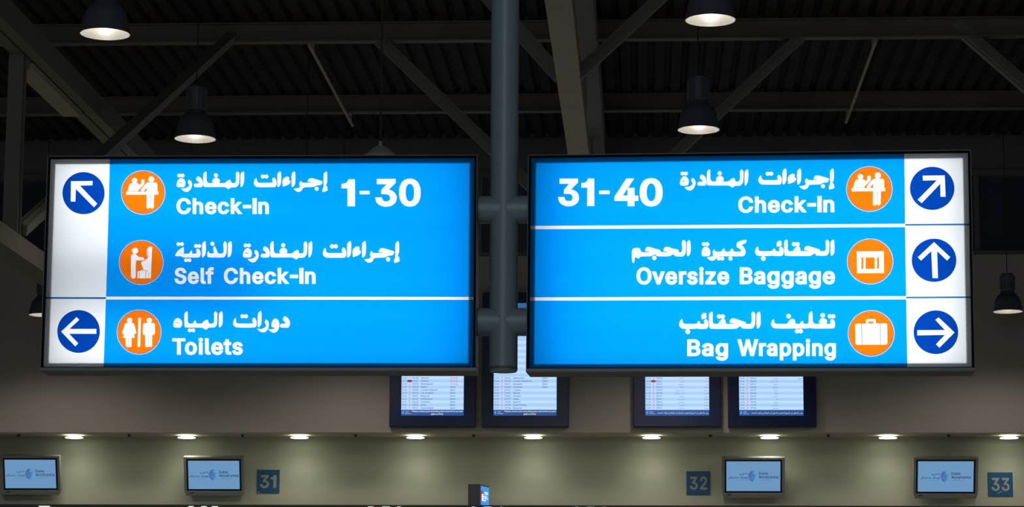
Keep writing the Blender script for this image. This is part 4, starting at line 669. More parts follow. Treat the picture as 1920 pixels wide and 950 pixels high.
def joinw(*ws): return [w_ if isinstance(w_, tuple) else (w_, []) for w_ in ws]

z1 = lambda d, w_: win(d, w_[0], w_[1], w_[2])
wA = (60, 270, 4.318); wB = (60, 490, 4.318); wC = (1400, 270, 4.318); wD = (1400, 490, 4.318)
layL = [('white_panel', 'white', positive([[(60, 270), (206, 270), (205.3, 297), (200.1, 490), (193.6, 686), (193, 715), (60, 715)]])),
        ('divider_line', 'letter', [quad(197.5, 558, 930, 558.6, 5.4)]), ('divider_line', 'line', [quad(60, 557.6, 198, 558, 3.4)])]
layL += lines([
    joinw(arab('mughadara', box=(330.4, 320, 457.5, 359)), arab('ijraat', box=(475.3, 320, 614.6, 359.3))),
    joinw(word('1', 639.8, 665.3, 385.8, 50.5, 42, 36)), joinw([[(674, 356.8), (692.8, 356.8), (692.8, 363.3), (674, 363.3)]]),
    joinw(word('30', 703.2, 788.6, 386.0, 51.5, 34, 26, track=-38)),
    joinw(word('Check-In', 330.3, 503.6, 400.3, 29.8)),
    joinw(arab('dhatiya'), arab('mughadara'), arab('ijraat')),
    joinw(word('Self', 326.3, 400.9, 531.3, 30), word('Check-In', 419, 591.2, 531.3, 30)),
    joinw(arab('miyah'), arab('dawrat')),
    joinw(word('Toilets', 322.3, 455, 664.2, 31)),
])
layL += icon('pictogram#1', 'checkin', (267.8, 360), (41.7, 41.7))
layL += icon('pictogram#2', 'selfcheck', (264.1, 491.2), (42, 42.2))
layL += icon('pictogram#3', 'toilets', (260, 621.8), (42, 42.2))
layL += arrow('arrow_disc#1', *z1([(414, 394)], wA)[0], 39.6, 39.6, z1([(312, 297), (488, 295), (486, 330), (385, 333), (525, 480), (498, 508), (352, 360), (348, 462), (310, 462)], wA))
layL += arrow('arrow_disc#2', *z1([(374, 564)], wB)[0], 40, 40.2, z1([(232, 565), (358, 447), (380, 470), (300, 543), (518, 543), (518, 583), (298, 583), (372, 660), (347, 685)], wB))
tubL = [(.03, .50, .09, 2.1), (.03, .50, .24, 2.1), (.03, .50, .40, 1.7), (.03, .50, .60, .75), (.03, .50, .78, 1.7), (.03, .50, .91, 1.9),
        (.50, .97, .09, 1.9), (.50, .97, .26, 1.9), (.50, .97, .43, 1.9), (.50, .97, .59, 1.9), (.50, .97, .75, 1.9), (.50, .97, .91, 1.9)]
make_sign((894, 493), 1.0, 0.0009, 2.650, 1.330, 3.3747, -1,
          'illuminated blue sign left of the post, reading Check-In 1-30, Self Check-In and Toilets', tubL, layL)

layR = [('white_panel', 'white', positive([[(1850, 260), (1695, 260), (1695.7, 290), (1698.1, 490), (1701.5, 689), (1702, 715), (1850, 715)]])),
        ('divider_line#1', 'letter', [quad(960, 426, 1697.6, 421.7, 6.2)]), ('divider_line#1', 'line', [quad(1697.2, 420.6, 1850, 419.6, 3)]),
        ('divider_line#2', 'letter', [quad(960, 559.9, 1699.6, 557.4, 6.2)]), ('divider_line#2', 'line', [quad(1699.3, 557, 1850, 556.2, 3)])]
layR += lines([
    joinw(word('31', 1045.8, 1114, 385.3, 51.5, 34, 26, track=-22)), joinw([[(1123, 356.4), (1142.7, 356.2), (1142.7, 362.9), (1123, 363.1)]]),
    joinw(word('40', 1151.8, 1242.3, 385.6, 52, 34, 26, track=-38)),
    joinw(arab('mughadara', box=(1274.5, 316, 1403.3, 356.4)), arab('ijraat', box=(1421.8, 314.6, 1565, 354.6))),
    joinw(word('Check-In', 1384, 1564.4, 398, 30.4, base1=397)),
    joinw(arab('hajm'), arab('kabira'), arab('haqaib')),
    joinw(word('Oversize', 1193, 1367.3, 532.4, 32), word('Baggage', 1387, 1565.9, 531.9, 31.8)),
    joinw(arab('haqaib', box=(1273.2, 583.2, 1426.2, 615.9)), arab('taghlif')),
    joinw(word('Bag', 1288.4, 1365, 666.9, 31.6), word('Wrapping', 1382.4, 1567.2, 666.7, 31.6)),
])
layR += icon('pictogram#1', 'checkin', (1630.2, 353.4), (43.6, 42.7))
layR += icon('pictogram#2', 'oversize', (1631.6, 489.3), (43.6, 43))
layR += icon('pictogram#3', 'suitcase', (1633.6, 624.2), (44, 43.5))
layR += arrow('arrow_disc#1', *z1([(1503, 355)], wC)[0], 41.7, 40.5, z1([(1425, 252), (1605, 250), (1612, 423), (1570, 423), (1568, 318), (1418, 475), (1385, 447), (1540, 290), (1428, 292)], wC))
layR += arrow('arrow_disc#2', 1751.5, 487.1, 41.9, 40.6, [(1751.5, 453), (1782, 481.2), (1776, 487.7), (1757.3, 470), (1758.9, 520.5), (1748.6, 520.5), (1746.3, 470), (1727, 487.7), (1721, 481.3)])
layR += arrow('arrow_disc#3', *z1([(1533, 570)], wD)[0], 41.9, 41, z1([(1685, 572), (1562, 695), (1533, 668), (1605, 592), (1382, 596), (1382, 553), (1605, 552), (1528, 470), (1555, 450)], wD))
tubR = [(.05, .50, q, 2.0) for q in (.09, .26, .43, .59, .75, .91)] + [(.50, .97, q, 2.2) for q in (.09, .26, .43, .59, .75, .91)]
make_sign((988.2, 494), -3.35, -.0057, 2.669, 1.3342, 3.3677, 1,
          'illuminated blue sign right of the post, reading Check-In 31-40 and Oversize Baggage', tubR, layR)

# ------------------------------------------------------------------ the post between them
YP = 15.14
pt = at(943.6, 697, YP); pr = 27.0 * YP / F
post = empty('sign_post', (pt.x, YP, pt.z), 'round blue-grey hanging post between the two lit signs', 'post')
MB().tube((0, 0, .012), (0, 0, EYE + 6.06 - pt.z), pr, 48, caps=False).build('pole', M['pole'], post, True)
MB().lathe([(0, 0), (pr * .93, 0), (pr, .012), (pr, .03)], 48).build('end_cap', M['pole'], post, True)
MB().box(-.16, .16, -.16, .16, EYE + 6.04 - pt.z, EYE + 6.06 - pt.z).build('mounting_plate', M['pole'], post, bevel=.004)
for py in (393, 603.5):
    za = at(945, py, YP).z - pt.z
    for sx, ex in ((-1, -1.0150 - pt.x), (1, -.7118 - pt.x)):
        MB().tube((sx * .02, 0, za), (ex, 0, za), pr * .985, 40).build('arm', M['pole'], post, True)

# small capped fixture hung on a cable behind the left sign
q = at(713, 292, 16.6); zt = at(713, 265, 16.6).z - q.z
fx = empty('hanging_fixture', (q.x, q.y, q.z - .35), 'pale conical fixture cap on a thin cable peeking over the top of the left sign', 'hanging fixture')
o_ = .35
MB().lathe([(.0, o_ + zt), (.011, o_ + zt), (.012, o_ + .075), (.016, o_ + .07), (.045, o_ + .058), (.118, o_ - .004), (.12, o_ - .03), (0, o_ - .03)], 28).build('cap', M['cap'], fx, True)
MB().lathe([(.07, o_ - .03), (.075, 0), (.05, -.03), (0, -.03)], 28).build('body', M['cap'], fx, True)
MB().tube((0, 0, o_ + zt), (0, 0, ZD - q.z + .35), .007, 8).build('cable', M['cable'], fx)

# ------------------------------------------------------------------ pendant lamps
LAMPW = 42
BULB = emat('lamp_bulb', (1.0, .94, .84), 12.0)
def lamp_proto():
    r = empty('pendant_lamp', (0, 0, 0), 'x', 'lamp', 'bell pendant lamps')
    a = .21
    prof = [(a, 0), (a * .985, a * .10), (a * .90, a * .50), (a * .84, a * .75), (a * .79, a * .93), (a * .66, a * 1.08), (a * .50, a * 1.25), (a * .44, a * 1.40)]
    MB().lathe(prof, 40).build('shade', M['lampblack'], r, True)
    inn = [(x - .006, z + (.0 if i == 0 else -.004)) for i, (x, z) in enumerate(prof[:-2])] + [(0, a * 1.02)]
    MB().lathe([(a, 0)] + inn, 40).build('reflector', M['refl'], r, True)
    m = MB().lathe([(a * .44, a * 1.38), (a * .46, a * 1.42), (a * .46, a * 2.5), (a * .36, a * 2.6), (0, a * 2.6)], 32)
    for i in range(12):
        t = 2 * math.pi * i / 12
        m.bar((a * .47 * math.cos(t), a * .47 * math.sin(t), a * 1.5), (a * .47 * math.cos(t), a * .47 * math.sin(t), a * 2.4), .012, .02, (math.cos(t), math.sin(t), 0))
    m.build('gear_housing', M['lampblack'], r, True)
    MB().lathe([(0, a * .42), (.02, a * .44), (.034, a * .55), (.036, a * .72), (.022, a * .9), (.018, a * 1.0)], 16).build('bulb', BULB, r, True)
    MB().tube((0, 0, a * 2.6), (0, 0, ZD - EYE - 5.02), .006, 8).build('stem', M['cable'], r)
    l = bpy.data.lights.new('lamp_light', 'POINT'); l.energy = .75; l.color = (1.0, .95, .90); l.shadow_soft_size = .03
    lo = bpy.data.objects.new('lamp_light', l); COL.objects.link(lo); lo.parent = r; lo.location = (0, 0, a * .36)
    l = bpy.data.lights.new('lamp_beam', 'SPOT'); l.energy = LAMPW; l.color = (1.0, .93, .80); l.spot_size = R(150); l.spot_blend = .5; l.shadow_soft_size = .15
    lo = bpy.data.objects.new('lamp_beam', l); COL.objects.link(lo); lo.parent = r; lo.location = (0, 0, -.03)
    return r
lp = lamp_proto(); kids = list(lp.children)
lamps = [((197, 64, 20.1), 'lit bell pendant lamp at the top left, cut by the picture edge above'),
         ((1332, 38, 20.1), 'lit bell pendant lamp cut by the top edge above the right sign'),
         ((366, 260.5, 24.5), 'lit bell pendant lamp hanging just above the left sign'),
         ((1310, 243.5, 24.3), 'lit bell pendant lamp hanging just above the right sign'),
         ((1890, 584, 35.6), 'small lit bell pendant lamp right of the right sign, before the far wall'),
         ((81, 590.5, 35.6), 'small lit bell pendant lamp half hidden behind the left end of the left sign'),
         ((640, 588, 35.6), 'bell pendant lamp before the far wall, hidden behind the middle of the left sign'),
         ((1281, 586, 35.6), 'bell pendant lamp before the far wall, hidden behind the middle of the right sign'),
         ((571, 506, 32.0), 'bell pendant lamp one row before the far wall, hidden behind the left sign'),
         ((1287, 503, 32.0), 'bell pendant lamp one row before the far wall, hidden behind the right sign'),
         ((-98, 508, 32.0), 'bell pendant lamp one row before the far wall, past the left picture edge'),
         ((1974, 500, 32.0), 'bell pendant lamp one row before the far wall, past the right picture edge')]
WIDE = bpy.data.lights['lamp_beam'].copy(); WIDE.spot_size = R(170); WIDE.energy = 95; WIDE.spot_blend = .35; WIDE.shadow_soft_size = .35
for i, (p, lab) in enumerate(lamps):
    r = lp if i == 0 else lp.copy()
    if i:
        COL.objects.link(r)
        for c in kids:
            c2 = c.copy(); COL.objects.link(c2); c2.parent = r
    r.location = at(*p); r['label'] = lab
    if 31 < p[2] < 33:
        for c in r.children:
            if c.name.startswith('lamp_beam'):
                c.data = WIDE

# ------------------------------------------------------------------ soffit downlights and sprinklers
DL = emat('downlight_lens', (1.0, 1.0, .82), 6.5)
trim_m = mat('white_trim_ring', (.7, .7, .62), .5)
dxs = (139, 350, 561.5, 779, 1000, 1221.5, 1443, 1665, 1892)
dlab = ('leftmost', 'second', 'third', 'fourth', 'fifth', 'sixth', 'seventh', 'eighth', 'rightmost')
danc = ('up and right of the first wall monitor', 'straight above the monitor beside number 31', 'up and right of number 31', 'under the first departure board',
        'under the second departure board', 'under the third departure board', 'above the monitor beside number 32', 'up and left of the rightmost monitor', 'above number 33')
for i, px in enumerate(dxs):
    x = at(px, 821 + i * .3, 37.86).x
    r = empty('downlight', (x, 37.86, ZS), '%s round soffit downlight, %s' % (dlab[i] if i in (0, 8) else dlab[i] + ' from left', danc[i]), 'downlight', 'soffit downlights')
    MB().lathe([(.085, .002), (.112, -.001), (.114, -.006), (.108, -.008), (.09, -.004)], 28).build('trim_ring', trim_m, r, True)
    MB().lathe([(0, -.004), (.09, -.006), (.09, .002)], 28).build('lamp_opening', DL, r, True)
    MB().lathe([(0, -.034), (.132, -.034), (.136, -.038), (.132, -.043), (0, -.044)], 28).build('drop_glass', DL, r, True)
    MB().tube((0, 0, -.036), (0, 0, 0), .02, 12).build('glass_spacer', trim_m, r)
    l = bpy.data.lights.new('downlight_beam', 'SPOT'); l.energy = 12; l.color = (1.0, .97, .80); l.spot_size = R(148); l.spot_blend = 1.0; l.shadow_soft_size = .10
    lo = bpy.data.objects.new('downlight_beam', l); COL.objects.link(lo); lo.parent = r; lo.location = (0, 0, -.08); lo.rotation_euler = (R(-3), 0, 0)
spl = ('leftmost', 'second', 'third', 'fourth', 'fifth', 'sixth', 'seventh', 'rightmost')
for i, px in enumerate((35, 242, 455, 667, 888, 1332, 1553, 1779)):
    x = at(px, 819, 37.75).x
    m = MB().lathe([(.03, 0), (.03, -.012), (.012, -.014), (.012, -.028), (.022, -.032), (.022, -.038), (0, -.038)], 14)
    o = m.build('sprinkler_head', M['beam'], None, True); o.location = (x, 37.75, ZS)
    tag(o, ('%s of the small dark sprinkler heads under the soffit' % (spl[i] if i in (0, 7) else spl[i] + ' from left')), 'sprinkler', 'soffit sprinklers')

# ------------------------------------------------------------------ departure boards on the upper wall
SCR = {'bg': emat('board_pale_blue', (.40, .63, 1.0), .98), 'bg2': emat('board_light_row', (.52, .74, 1.0), 1.0), 'tick': emat('board_ticker_blue', (.018, .085, .33), 1.0),
       'ink': emat('board_grey_ink', (.10, .17, .30), 1.0), 'dark': emat('board_dark_ink', (.055, .10, .20), 1.0), 'pink': emat('board_red_ink', (.62, .12, .25), 1.0),
       'red': emat('board_red_block', (.28, .015, .06), 1.0), 'tw': emat('board_white_ink', (.75, .85, 1.0), 1.0), 'ty': emat('board_yellow_ink', (.80, .85, .45), 1.0),
       'logo': emat('board_logo_blue', (.05, .32, .85), 1.0), 'head': emat('board_header', (.03, .13, .36), 1.0)}
def flat(layers, name_of, root, y, mats, sx=1):
    """layers = list of (part, material, polys, depth): each its own thin printed layer"""
    for part, mk, polys, dz in layers:
        if not polys: continue
        for p_, (vv, ff, mm, ms) in cut([(part, mk, polys)]).items():
            mesh_obj(part, [(v.x, y - dz, v.y) for v in vv], [list(reversed(f)) for f in ff], mats[mk], root)
def txt(s, x, z, cap, align='l', k=1.0, heavy=0):
    cs = layout(s, 14, 10) if heavy else layout(s)
    if not cs: return []
    b = bbox(cs); q = cap / 509
    off = x if align == 'l' else (x - b[2] * q * k if align == 'r' else x - (b[0] + b[2]) / 2 * q * k)
    return [[(off + p[0] * q * k, z + p[1] * q) for p in c] for c in cs]
cap_in = [line for line in TIMES]
def board(x0, x1, sx0, sx1, label, rows, arabic, n_open, yb=800, special=1):
    Yf = YB - .12
    q0 = at(x0, yb, Yf); q1 = at(x1, yb, Yf); w = q1.x - q0.x; h = at((x0 + x1) / 2, 548, Yf).z - q0.z
    root = empty('departure_board', ((q0.x + q1.x) / 2, Yf, q0.z), label, 'display board', 'departure boards')
    c = MB().box(-w / 2, w / 2, 0, .12, 0, h); c.build('housing', M['black'], root, bevel=.008)
    px = w / (x1 - x0)                      # metres per photo unit
    X = lambda v: (v - (x0 + x1) / 2) * px
    Zz = lambda v: (yb - v) * px
    MB().box(-w / 2 + .012, w / 2 - .012, -.006, 0, .012, h - .012).build('cover_glass', M['navy'], root)
    a, b_ = X(sx0), X(sx1); y = -.006
    MB().box(a, b_, -.008, -.006, Zz(778.5), Zz(566)).build('screen', SCR['bg'], root)
    L = []; pitch = 5.63; top = 705.0
    nrow = len(rows)
    for i in range(0, 24, 2):
        zc = Zz(764.5 - i * pitch)
        L.append(('screen_row', 'bg2', [[(a, zc - pitch * px / 2), (b_, zc - pitch * px / 2), (b_, zc + pitch * px / 2), (a, zc + pitch * px / 2)]], .003))
    stripes = [p for l in L for p in l[2]]; L = [('screen_row', 'bg2', stripes, .003)]
    rowL = []
    for i, (tm, fl, city, st) in enumerate(rows):
        zc = Zz(764.5 - (nrow - 1 - i) * pitch) - 1.35 * px; cp = 2.9 * px; R_ = []
        def fitw(cs, x_, w_):
            b_x = bbox(cs); k_ = min(1.0, w_ / (b_x[2] - b_x[0])); return [[(x_ + (p[0] - b_x[0]) * k_, p[1]) for p in c] for c in cs]
        def put(mk, polys):
            if polys: R_.append(('lettering#%d' % len(R_), mk, polys))
        put('dark', fitw(txt(tm.replace(' ', ':'), 0, zc, cp, 'l', 1, 1), a + 1.2 * px, 9 * px)); put('dark', fitw(txt(fl, 0, zc, cp, 'l', 1, 1), a + 21 * px, 11.2 * px))
        put('dark', txt(city, a + (73 if arabic else 36.5) * px, zc, cp, 'r' if arabic else 'l', 1, 0 if arabic else 1))
        if st:
            s_ = (AR['يغلق'] if st == 'Closing' else AR['مفتوح']) if arabic else st
            put('pink' if st == 'Closing' else 'dark', txt(s_, b_ - 1.0 * px if arabic else a + 91 * px, zc, cp, 'r' if arabic else 'l', 1, 0 if arabic else 1))
        if special is not None and i == special: put('red', [[(a + 11 * px, zc - .6 * px), (a + 19.5 * px, zc - .6 * px), (a + 19.5 * px, zc + 3.3 * px), (a + 11 * px, zc + 3.3 * px)]])
        else:
            put('pink', positive([circ(a + 15.5 * px, zc + 2.0 * px, 1.0 * px, 1.2 * px, 8), [(a + 13 * px, zc - .5 * px), (a + 18 * px, zc - .5 * px), (a + 18 * px, zc - .1 * px), (a + 13 * px, zc - .1 * px)]]))
        for p_, (vv, ff, mm, ms) in cut(R_).items():
            mesh_obj(p_.split('#')[0], [(v.x, y - .005, v.y) for v in vv], [list(reversed(f)) for f in ff], [SCR[q_] for q_ in ms], root, mm)
    zt0, zt1 = Zz(778.5), Zz(768)
    L.append(('ticker_strip', 'tick', [[(a, zt0), (b_, zt0), (b_, zt1), (a, zt1)]], .004))
    L.append(('header_strip', 'head', [[(a, Zz(576)), (b_, Zz(576)), (b_, Zz(566)), (a, Zz(566))]], .004))
    zz = Zz(775.2)
    if arabic:
        tk = txt(AR['ticker'], b_ - 1.5 * px, zz + .4 * px, 3.4 * px, 'r', 1.0)
        bb = bbox(tk); kk = (b_ - a) * .80 / (bb[2] - bb[0])
        tk = [[(bb[2] + (p[0] - bb[2]) * kk, p[1]) for p in c] for c in tk]
    else:
        t1 = txt('Please check your boarding pass and arrive at your', a + 20 * px, Zz(772.3), 2.9 * px, 'l', 1, 1)
        bb = bbox(t1); kk = (b_ - 1 * px - bb[0]) / (bb[2] - bb[0]); t1 = [[(bb[0] + (p[0] - bb[0]) * kk, p[1]) for p in c] for c in t1]
        t2 = txt('gate on time', (a + b_) / 2 + 9 * px, Zz(777.2), 2.9 * px, 'c', kk, 1)
        tk = t1 + t2
    L.append(('ticker_text', 'ty' if not special else 'tw', tk, .006))
    L.append(('ticker_logo', 'logo', positive([circ(a + 3.3 * px, (zt0 + zt1) / 2, 2.3 * px, 3.0 * px, 12)]), .006))
    L.append(('ticker_logo', 'tw', txt('Dubai', a + 7.5 * px, Zz(772.6), 1.9 * px) + txt('World Central', a + 7.5 * px, Zz(775.8), 1.5 * px, 'l', .8), .006))
    flat(L, None, root, y, SCR)
    mk = txt('Conrac', X(x1 - 4), Zz(796.5), 2.2 * px, 'r') if False else []
    return root
def rows_for(names, stat, tms, fls): return [(tms[i], fls[i], names[i], stat[i] if i < len(stat) else '') for i in range(len(names))]
n1 = ['Karachi', 'Amman', 'Birmingham', 'Malta', 'London Gatwick', 'Los Angeles', 'Moscow', 'Amsterdam', 'Colombo', 'Doha', 'Copenhagen']
t1_ = ['12 05', '12 10', '12 10', '12 15', '12 20', '12 20', '12 20', '12 25', '12 25', '12 25', '12 30']
f1 = ['EK606', 'RJ611', 'EK039', 'EK107', 'EK009', 'EK215', 'EK131', 'EK147', 'EK654', 'EK843', 'EK151']
s1 = ['Closing'] * 3 + ['Open'] * 8
n2 = ['Melbourne', 'London Heathrow', 'Bangkok', 'Colombo', 'Lusaka', 'Manila', 'Karachi', 'Dakar', 'Munich', 'Ekaterinburg', 'Moscow']
t2_ = ['12 35', '12 40', '12 40', '12 40', '12 50', '12 50', '12 50', '12 55', '12 55', '12 55', '12 55']
f2 = ['EK404', 'EK029', 'EK371', 'EK650', 'EK707', 'EK334', 'EK606', 'EK797', 'UN7000', 'U6738', 'WY7004']
s2 = ['Open'] * 4
a1 = [AR[k] for k in ('كراتشي', 'عمان', 'برمنغهام', 'مالطا', 'لندن جاتويك', 'لوس انجلوس', 'موسكو', 'امستردام', 'كولومبو', 'الدوحة', 'كوبنهاجن')]
a2 = [AR[k] for k in ('ملبورن', 'لندن هيثرو', 'بانكوك', 'كولومبو', 'لوساكا', 'مانيلا', 'كراتشي', 'دكا', 'ميونخ', 'شلسبورغ', 'موسكو')]
board(729.5, 891.5, 752, 869, 'dark departure board under the left sign, flights in English with red Closing words', rows_for(n1, s1, t1_, f1), False, 0)
board(903, 1066.5, 925.3, 1043.5, 'dark departure board on the far wall seen directly below the post', rows_for(n2, s2, t2_, f2), False, 0, special=None)
board(1187.5, 1352.5, 1210.3, 1330, 'dark departure board in Arabic with red words, under the right sign', rows_for(a1, s1, t1_, f1), True, 0)
board(1365.5, 1531.5, 1386.5, 1507, 'dark departure board in Arabic without red words, rightmost under the right sign', rows_for(a2, ['Open'], t2_, f2), True, 0, special=None)

# ------------------------------------------------------------------ wall monitors with the airport logo
MON = {'scr': emat('monitor_pale_blue', (.14, .30, .52), 1.0), 'ink': emat('monitor_ink', (.008, .030, .09), 1.0), 'thin': emat('monitor_thin_ink', (.07, .15, .28), 1.0),
       'b1': emat('logo_deep_blue', (.004, .035, .20), 1.0), 'b2': emat('logo_mid_blue', (.012, .12, .42), 1.0), 'b3': emat('logo_light_blue', (.06, .24, .58), 1.0)}
def logo_polys():
    rnd = random.Random(3); out = {'b1': [], 'b2': [], 'b3': []}
    for ring in range(5):
        nn = 3 + ring * 4
        for j in range(nn):
            t = 2 * math.pi * (j + .3 * ring) / nn; rr = (ring + .45) / 4.7
            x = rr * math.cos(t); y = rr * math.sin(t)
            if x > .20 + .5 * math.sin(2.5 * t + .6) ** 4: continue
            s_ = .105 + .03 * rnd.random(); e = t + rnd.random() * 1.2
            c = [(x + s_ * 1.1 * math.cos(e + k_), y + s_ * .9 * math.sin(e + k_)) for k_ in (0, 1.3, 2.4, 3.9, 5.2)]
            out['b1' if x < -.1 - .3 * rnd.random() else ('b2' if x < .3 else 'b3')].append(c)
    for t in (-.9, -.35, .2, .75):
        for rr in (.35, .55, .78):
            out['b2' if rr < .6 else 'b3'].append(circ(rr * math.cos(t), rr * math.sin(t), .10 - .04 * rr, n=6))
    return out
LOGO = logo_polys()
def monitor(p, label):
    x0, y0, x1, y1 = p                       # visible screen corners in the photo frame
    Y = 38.02
    c = at((x0 + x1) / 2, (y0 + y1) / 2, Y); px = Y / F * 1.004
    w = (x1 - x0) * px; h = (y1 - y0) * px / math.cos(R(9))
    rot = Matrix.Rotation(R(17), 3, 'X')
    base = c + rot @ Vector((0, 0, -h / 2 - .105))
    r = empty('wall_monitor', base, label, 'monitor', 'wall monitors', rot)
    zc = h / 2 + .105; W2, H2 = w / 2, h / 2
    m = MB(); o = .068; tp = .062; bt = .105; D = .10
    for b_ in ((-W2 - o, -W2 - .028, zc - H2 - .03, zc + H2 + tp), (W2 + .028, W2 + o, zc - H2 - .03, zc + H2 + tp), (-W2 - .028, W2 + .028, zc + H2 + .026, zc + H2 + tp)):
        m.box(b_[0], b_[1], -.012, D, b_[2], b_[3])
    m.build('bezel', M['bezel'], r, bevel=.006)
    s_ = MB(); a = W2 + o
    V = [(-a, -.012, zc - H2 - .03), (a, -.012, zc - H2 - .03), (a - .03, -.012, zc - H2 - bt), (-a + .03, -.012, zc - H2 - bt)]
    V += [(v[0], D, v[2]) for v in V]
    s_.add(V, [(0, 3, 2, 1), (4, 5, 6, 7), (0, 1, 5, 4), (1, 2, 6, 5), (2, 3, 7, 6), (3, 0, 4, 7)])
    s_.build('speaker_bar', M['bezel'], r, bevel=.006)
    MB().box(-W2 + .01, -W2 + .075, -.015, -.011, zc - H2 - .062, zc - H2 - .05).build('name_badge', M['black'], r)
    MB().box(-W2 - .028, W2 + .028, -.004, D + .01, zc - H2 - .03, zc + H2 + .026).build('screen_surround', M['black'], r)
    MB().box(-W2, W2, -.007, -.004, zc - H2, zc + H2).build('screen', MON['scr'], r)
    # bracket arm back to the wall
    e = rot.inverted() @ (Vector((c.x, YL, c.z)) - base)
    MB().bar((0, D, zc), (e.x, e.y, e.z), .18, .18, (0, 0, 1)).build('wall_bracket', M['black'], r)
    u = px; L = []
    lx = -1.2 * u; rr = 9.2 * u; lz = zc + 0.2 * u
    for k_ in ('b1', 'b2', 'b3'):
        L.append(('logo', k_, positive([[(lx + q[0] * rr * .88, lz + q[1] * rr * 1.08) for q in c_] for c_ in LOGO[k_]]), .003))
    def fit(s, xa, xb, z, cap):
        cs = layout(s, 16, 12) if s[0] < 'z' else layout(s, 12, 10); b_ = bbox(cs); k_ = (xb - xa) / (b_[2] - b_[0])
        return [[(xa + (q[0] - b_[0]) * k_, z + q[1] * cap / 509) for q in c_] for c_ in cs]
    L.append(('lettering', 'ink', fit('Dubai', 10.2 * u, 26.5 * u, zc + 3.2 * u, 5.0 * u) + fit('WorldCentral', 10.2 * u, 47.0 * u, zc - 3.8 * u, 5.0 * u), .003))
    L.append(('lettering', 'ink', fit(AR['دبي'], -26 * u, -11 * u, zc + 4.0 * u, 4.4 * u) + fit(AR['وورلد سنترال'], -46.5 * u, -11 * u, zc - 3.6 * u, 4.4 * u), .003))
    L.append(('caption', 'thin', fit('A DUBAI AVIATION CITY', 10.8 * u, 36 * u, zc - 8.0 * u, 1.5 * u) + fit(AR['city'], -31 * u, -11 * u, zc - 7.6 * u, 1.5 * u), .003))
    flat(L, None, r, -.007, MON)
    return r
monitor((8.6, 861, 105.5, 915), 'silver wall monitor with logo at the far left end of the lower wall')
monitor((352.8, 863, 449.5, 916.5), 'silver wall monitor with logo just left of number 31')
monitor((1362.6, 864.5, 1462.5, 920), 'silver wall monitor with logo just right of number 32')
monitor((1722, 864.5, 1824.2, 921), 'silver wall monitor with logo just left of number 33')

# ------------------------------------------------------------------ counter numbers
def plate(x0, y0, x1, y1, t, label, scratch=None):
    a = at(x0, y1, YL - .012); b_ = at(x1, y0, YL - .012); w = b_.x - a.x; h = b_.z - a.z
    r = empty('number_plate', ((a.x + b_.x) / 2, YL, a.z), label, 'number sign', 'counter numbers')
    MB().box(-w / 2, w / 2, -.012, 0, 0, h).build('plate', M['plate'], r, bevel=.002)
    cs = word(t, -w * .36, w * .37, 0, 1, 22, 18); L = []
    cs = [[(q[0], h * .22 - q[1] * h * .55) for q in c] for c in cs]
    L.append(('digits', 'digit', [list(reversed(c)) for c in cs], .002))
    if scratch: L.append(('scuff_mark', 'digit', [[(-w / 2 + p_[0] * w, p_[1] * h) for p_ in scratch]], .002))
    flat(L, None, r, -.012, M)
plate(481.2, 880.2, 524.5, 924, '31', 'blue plate with the number 31 on the wall', [(.02, .09), (.10, .05), (.17, .01), (.10, .015), (.02, .03)])
plate(1287.2, 883, 1331.8, 927.3, '32', 'blue plate with the number 32 on the wall')
plate(1853, 885, 1898.5, 929.8, '33', 'blue plate with the number 33 on the wall', [(.36, .11), (.42, .16), (.58, .24), (.55, .19), (.40, .11)])

# ------------------------------------------------------------------ little projecting box sign on the beam
q = at(877.6, 945, 37.4)
yw = R(38); rotb = Matrix.Rotation(-yw, 3, 'Z')
bx = empty('box_sign', at(889, 945.5, 37.5), 'small dark box sign with a lit blue face on the dark beam below the post', 'box sign', None, None)
u = 37.5 / F
bx.location.z = bz
A0, A1, A2 = Vector((-11.3 * u, -.05, 0)), Vector((10.7 * u, -.05, 0)), Vector((25 * u, .42, 0))
hh = 40.5 * u; hb = 36 * u
back = Vector((A2.x - 22 * u, A2.y + .05, 0))
m = MB(); V = [A0, A1, A2, back]; V = [Vector((v.x, v.y, z)) for z in (0, hh) for v in V]
m.add(V, [(3, 2, 1, 0), (4, 5, 6, 7), (0, 1, 5, 4), (1, 2, 6, 5), (2, 3, 7, 6), (3, 0, 4, 7)])
m.build('housing', M['case'], bx, bevel=.006)
BXM = {'face': emat('small_sign_blue', (.02, .30, .80), 1.0), 'w': emat('small_sign_white', (.75, .88, 1.0), 1.0), 'r': emat('small_sign_red', (.45, .03, .05), 1.0)}
dv = A2 - A1; nv = Vector((dv.y, -dv.x, 0)).normalized()
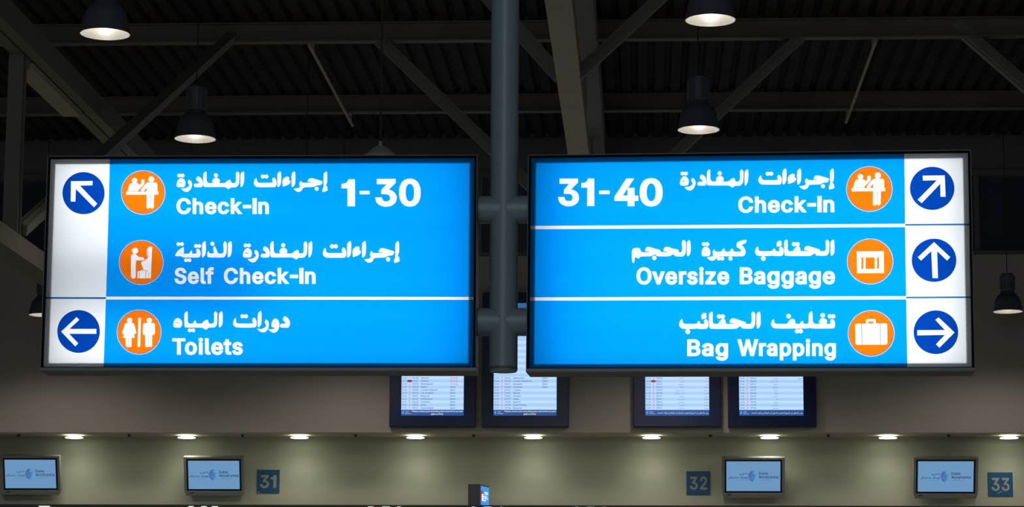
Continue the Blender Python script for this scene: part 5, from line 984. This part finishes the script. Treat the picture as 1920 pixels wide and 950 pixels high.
def on_face(fx_, fz, off): 
    p_ = A1 + dv * fx_ + nv * off; return (p_.x, p_.y, hh * fz)
def face_part(name, polys, mk, off):
    for k_, (vv, ff, mm, ms) in cut([(name, mk, positive(polys))]).items():
        mesh_obj(name, [on_face(v.x, v.y, off) for v in vv], [list(f) for f in ff], BXM[mk], bx)
face_part('lit_face', [[(.08, .06), (.94, .06), (.94, .93), (.08, .93)]], 'face', .006)
face_part('red_mark', [[(.06, .22), (.30, .22), (.30, .72), (.06, .72)]], 'r', .009)
face_part('white_panel', [[(.14, .24), (.32, .24), (.32, .56), (.14, .56)]], 'w', .012)
face_part('lettering', [circ(.62, .66, .22, .035, 10), circ(.62, .58, .2, .03, 10), circ(.55, .46, .22, .035, 10), circ(.6, .38, .24, .03, 10), circ(.48, .28, .16, .035, 10)], 'w', .010)

# ------------------------------------------------------------------ bright reflections along the dark beam, imitated by glowing bars
SPM = emat('glint_glow', (.9, 1.0, .95), .9)
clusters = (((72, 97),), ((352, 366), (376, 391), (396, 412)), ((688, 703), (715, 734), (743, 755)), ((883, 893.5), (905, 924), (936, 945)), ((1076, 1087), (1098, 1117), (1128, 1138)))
clab = ('single glowing glint bar on the dark beam, below the leftmost monitor', 'row of glowing glint bars on the dark beam under the monitor left of number 31',
        'row of three glowing glint bars on the dark beam, left of the small box sign', 'row of three glowing glint bars at the foot of the small box sign',
        'row of three glowing glint bars on the dark beam, right of the small box sign')
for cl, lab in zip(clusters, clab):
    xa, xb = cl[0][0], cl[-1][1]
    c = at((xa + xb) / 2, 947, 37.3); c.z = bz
    r = empty('beam_glint', (c.x, 37.3, bz - .078), lab, 'spot lamp', 'glowing glints on the beam')
    MB().box((xa - (xa + xb) / 2) * u, (xb - (xa + xb) / 2) * u, -.02, 0, -.01, .01).build('glint_backing', M['beam'], r)
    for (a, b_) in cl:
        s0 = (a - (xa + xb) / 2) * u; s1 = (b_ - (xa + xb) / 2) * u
        MB().tube(((s0 + .02), -.045, .030), ((s1 - .02), -.045, .030), .022, 12).build('glint_bar', SPM, r, True)
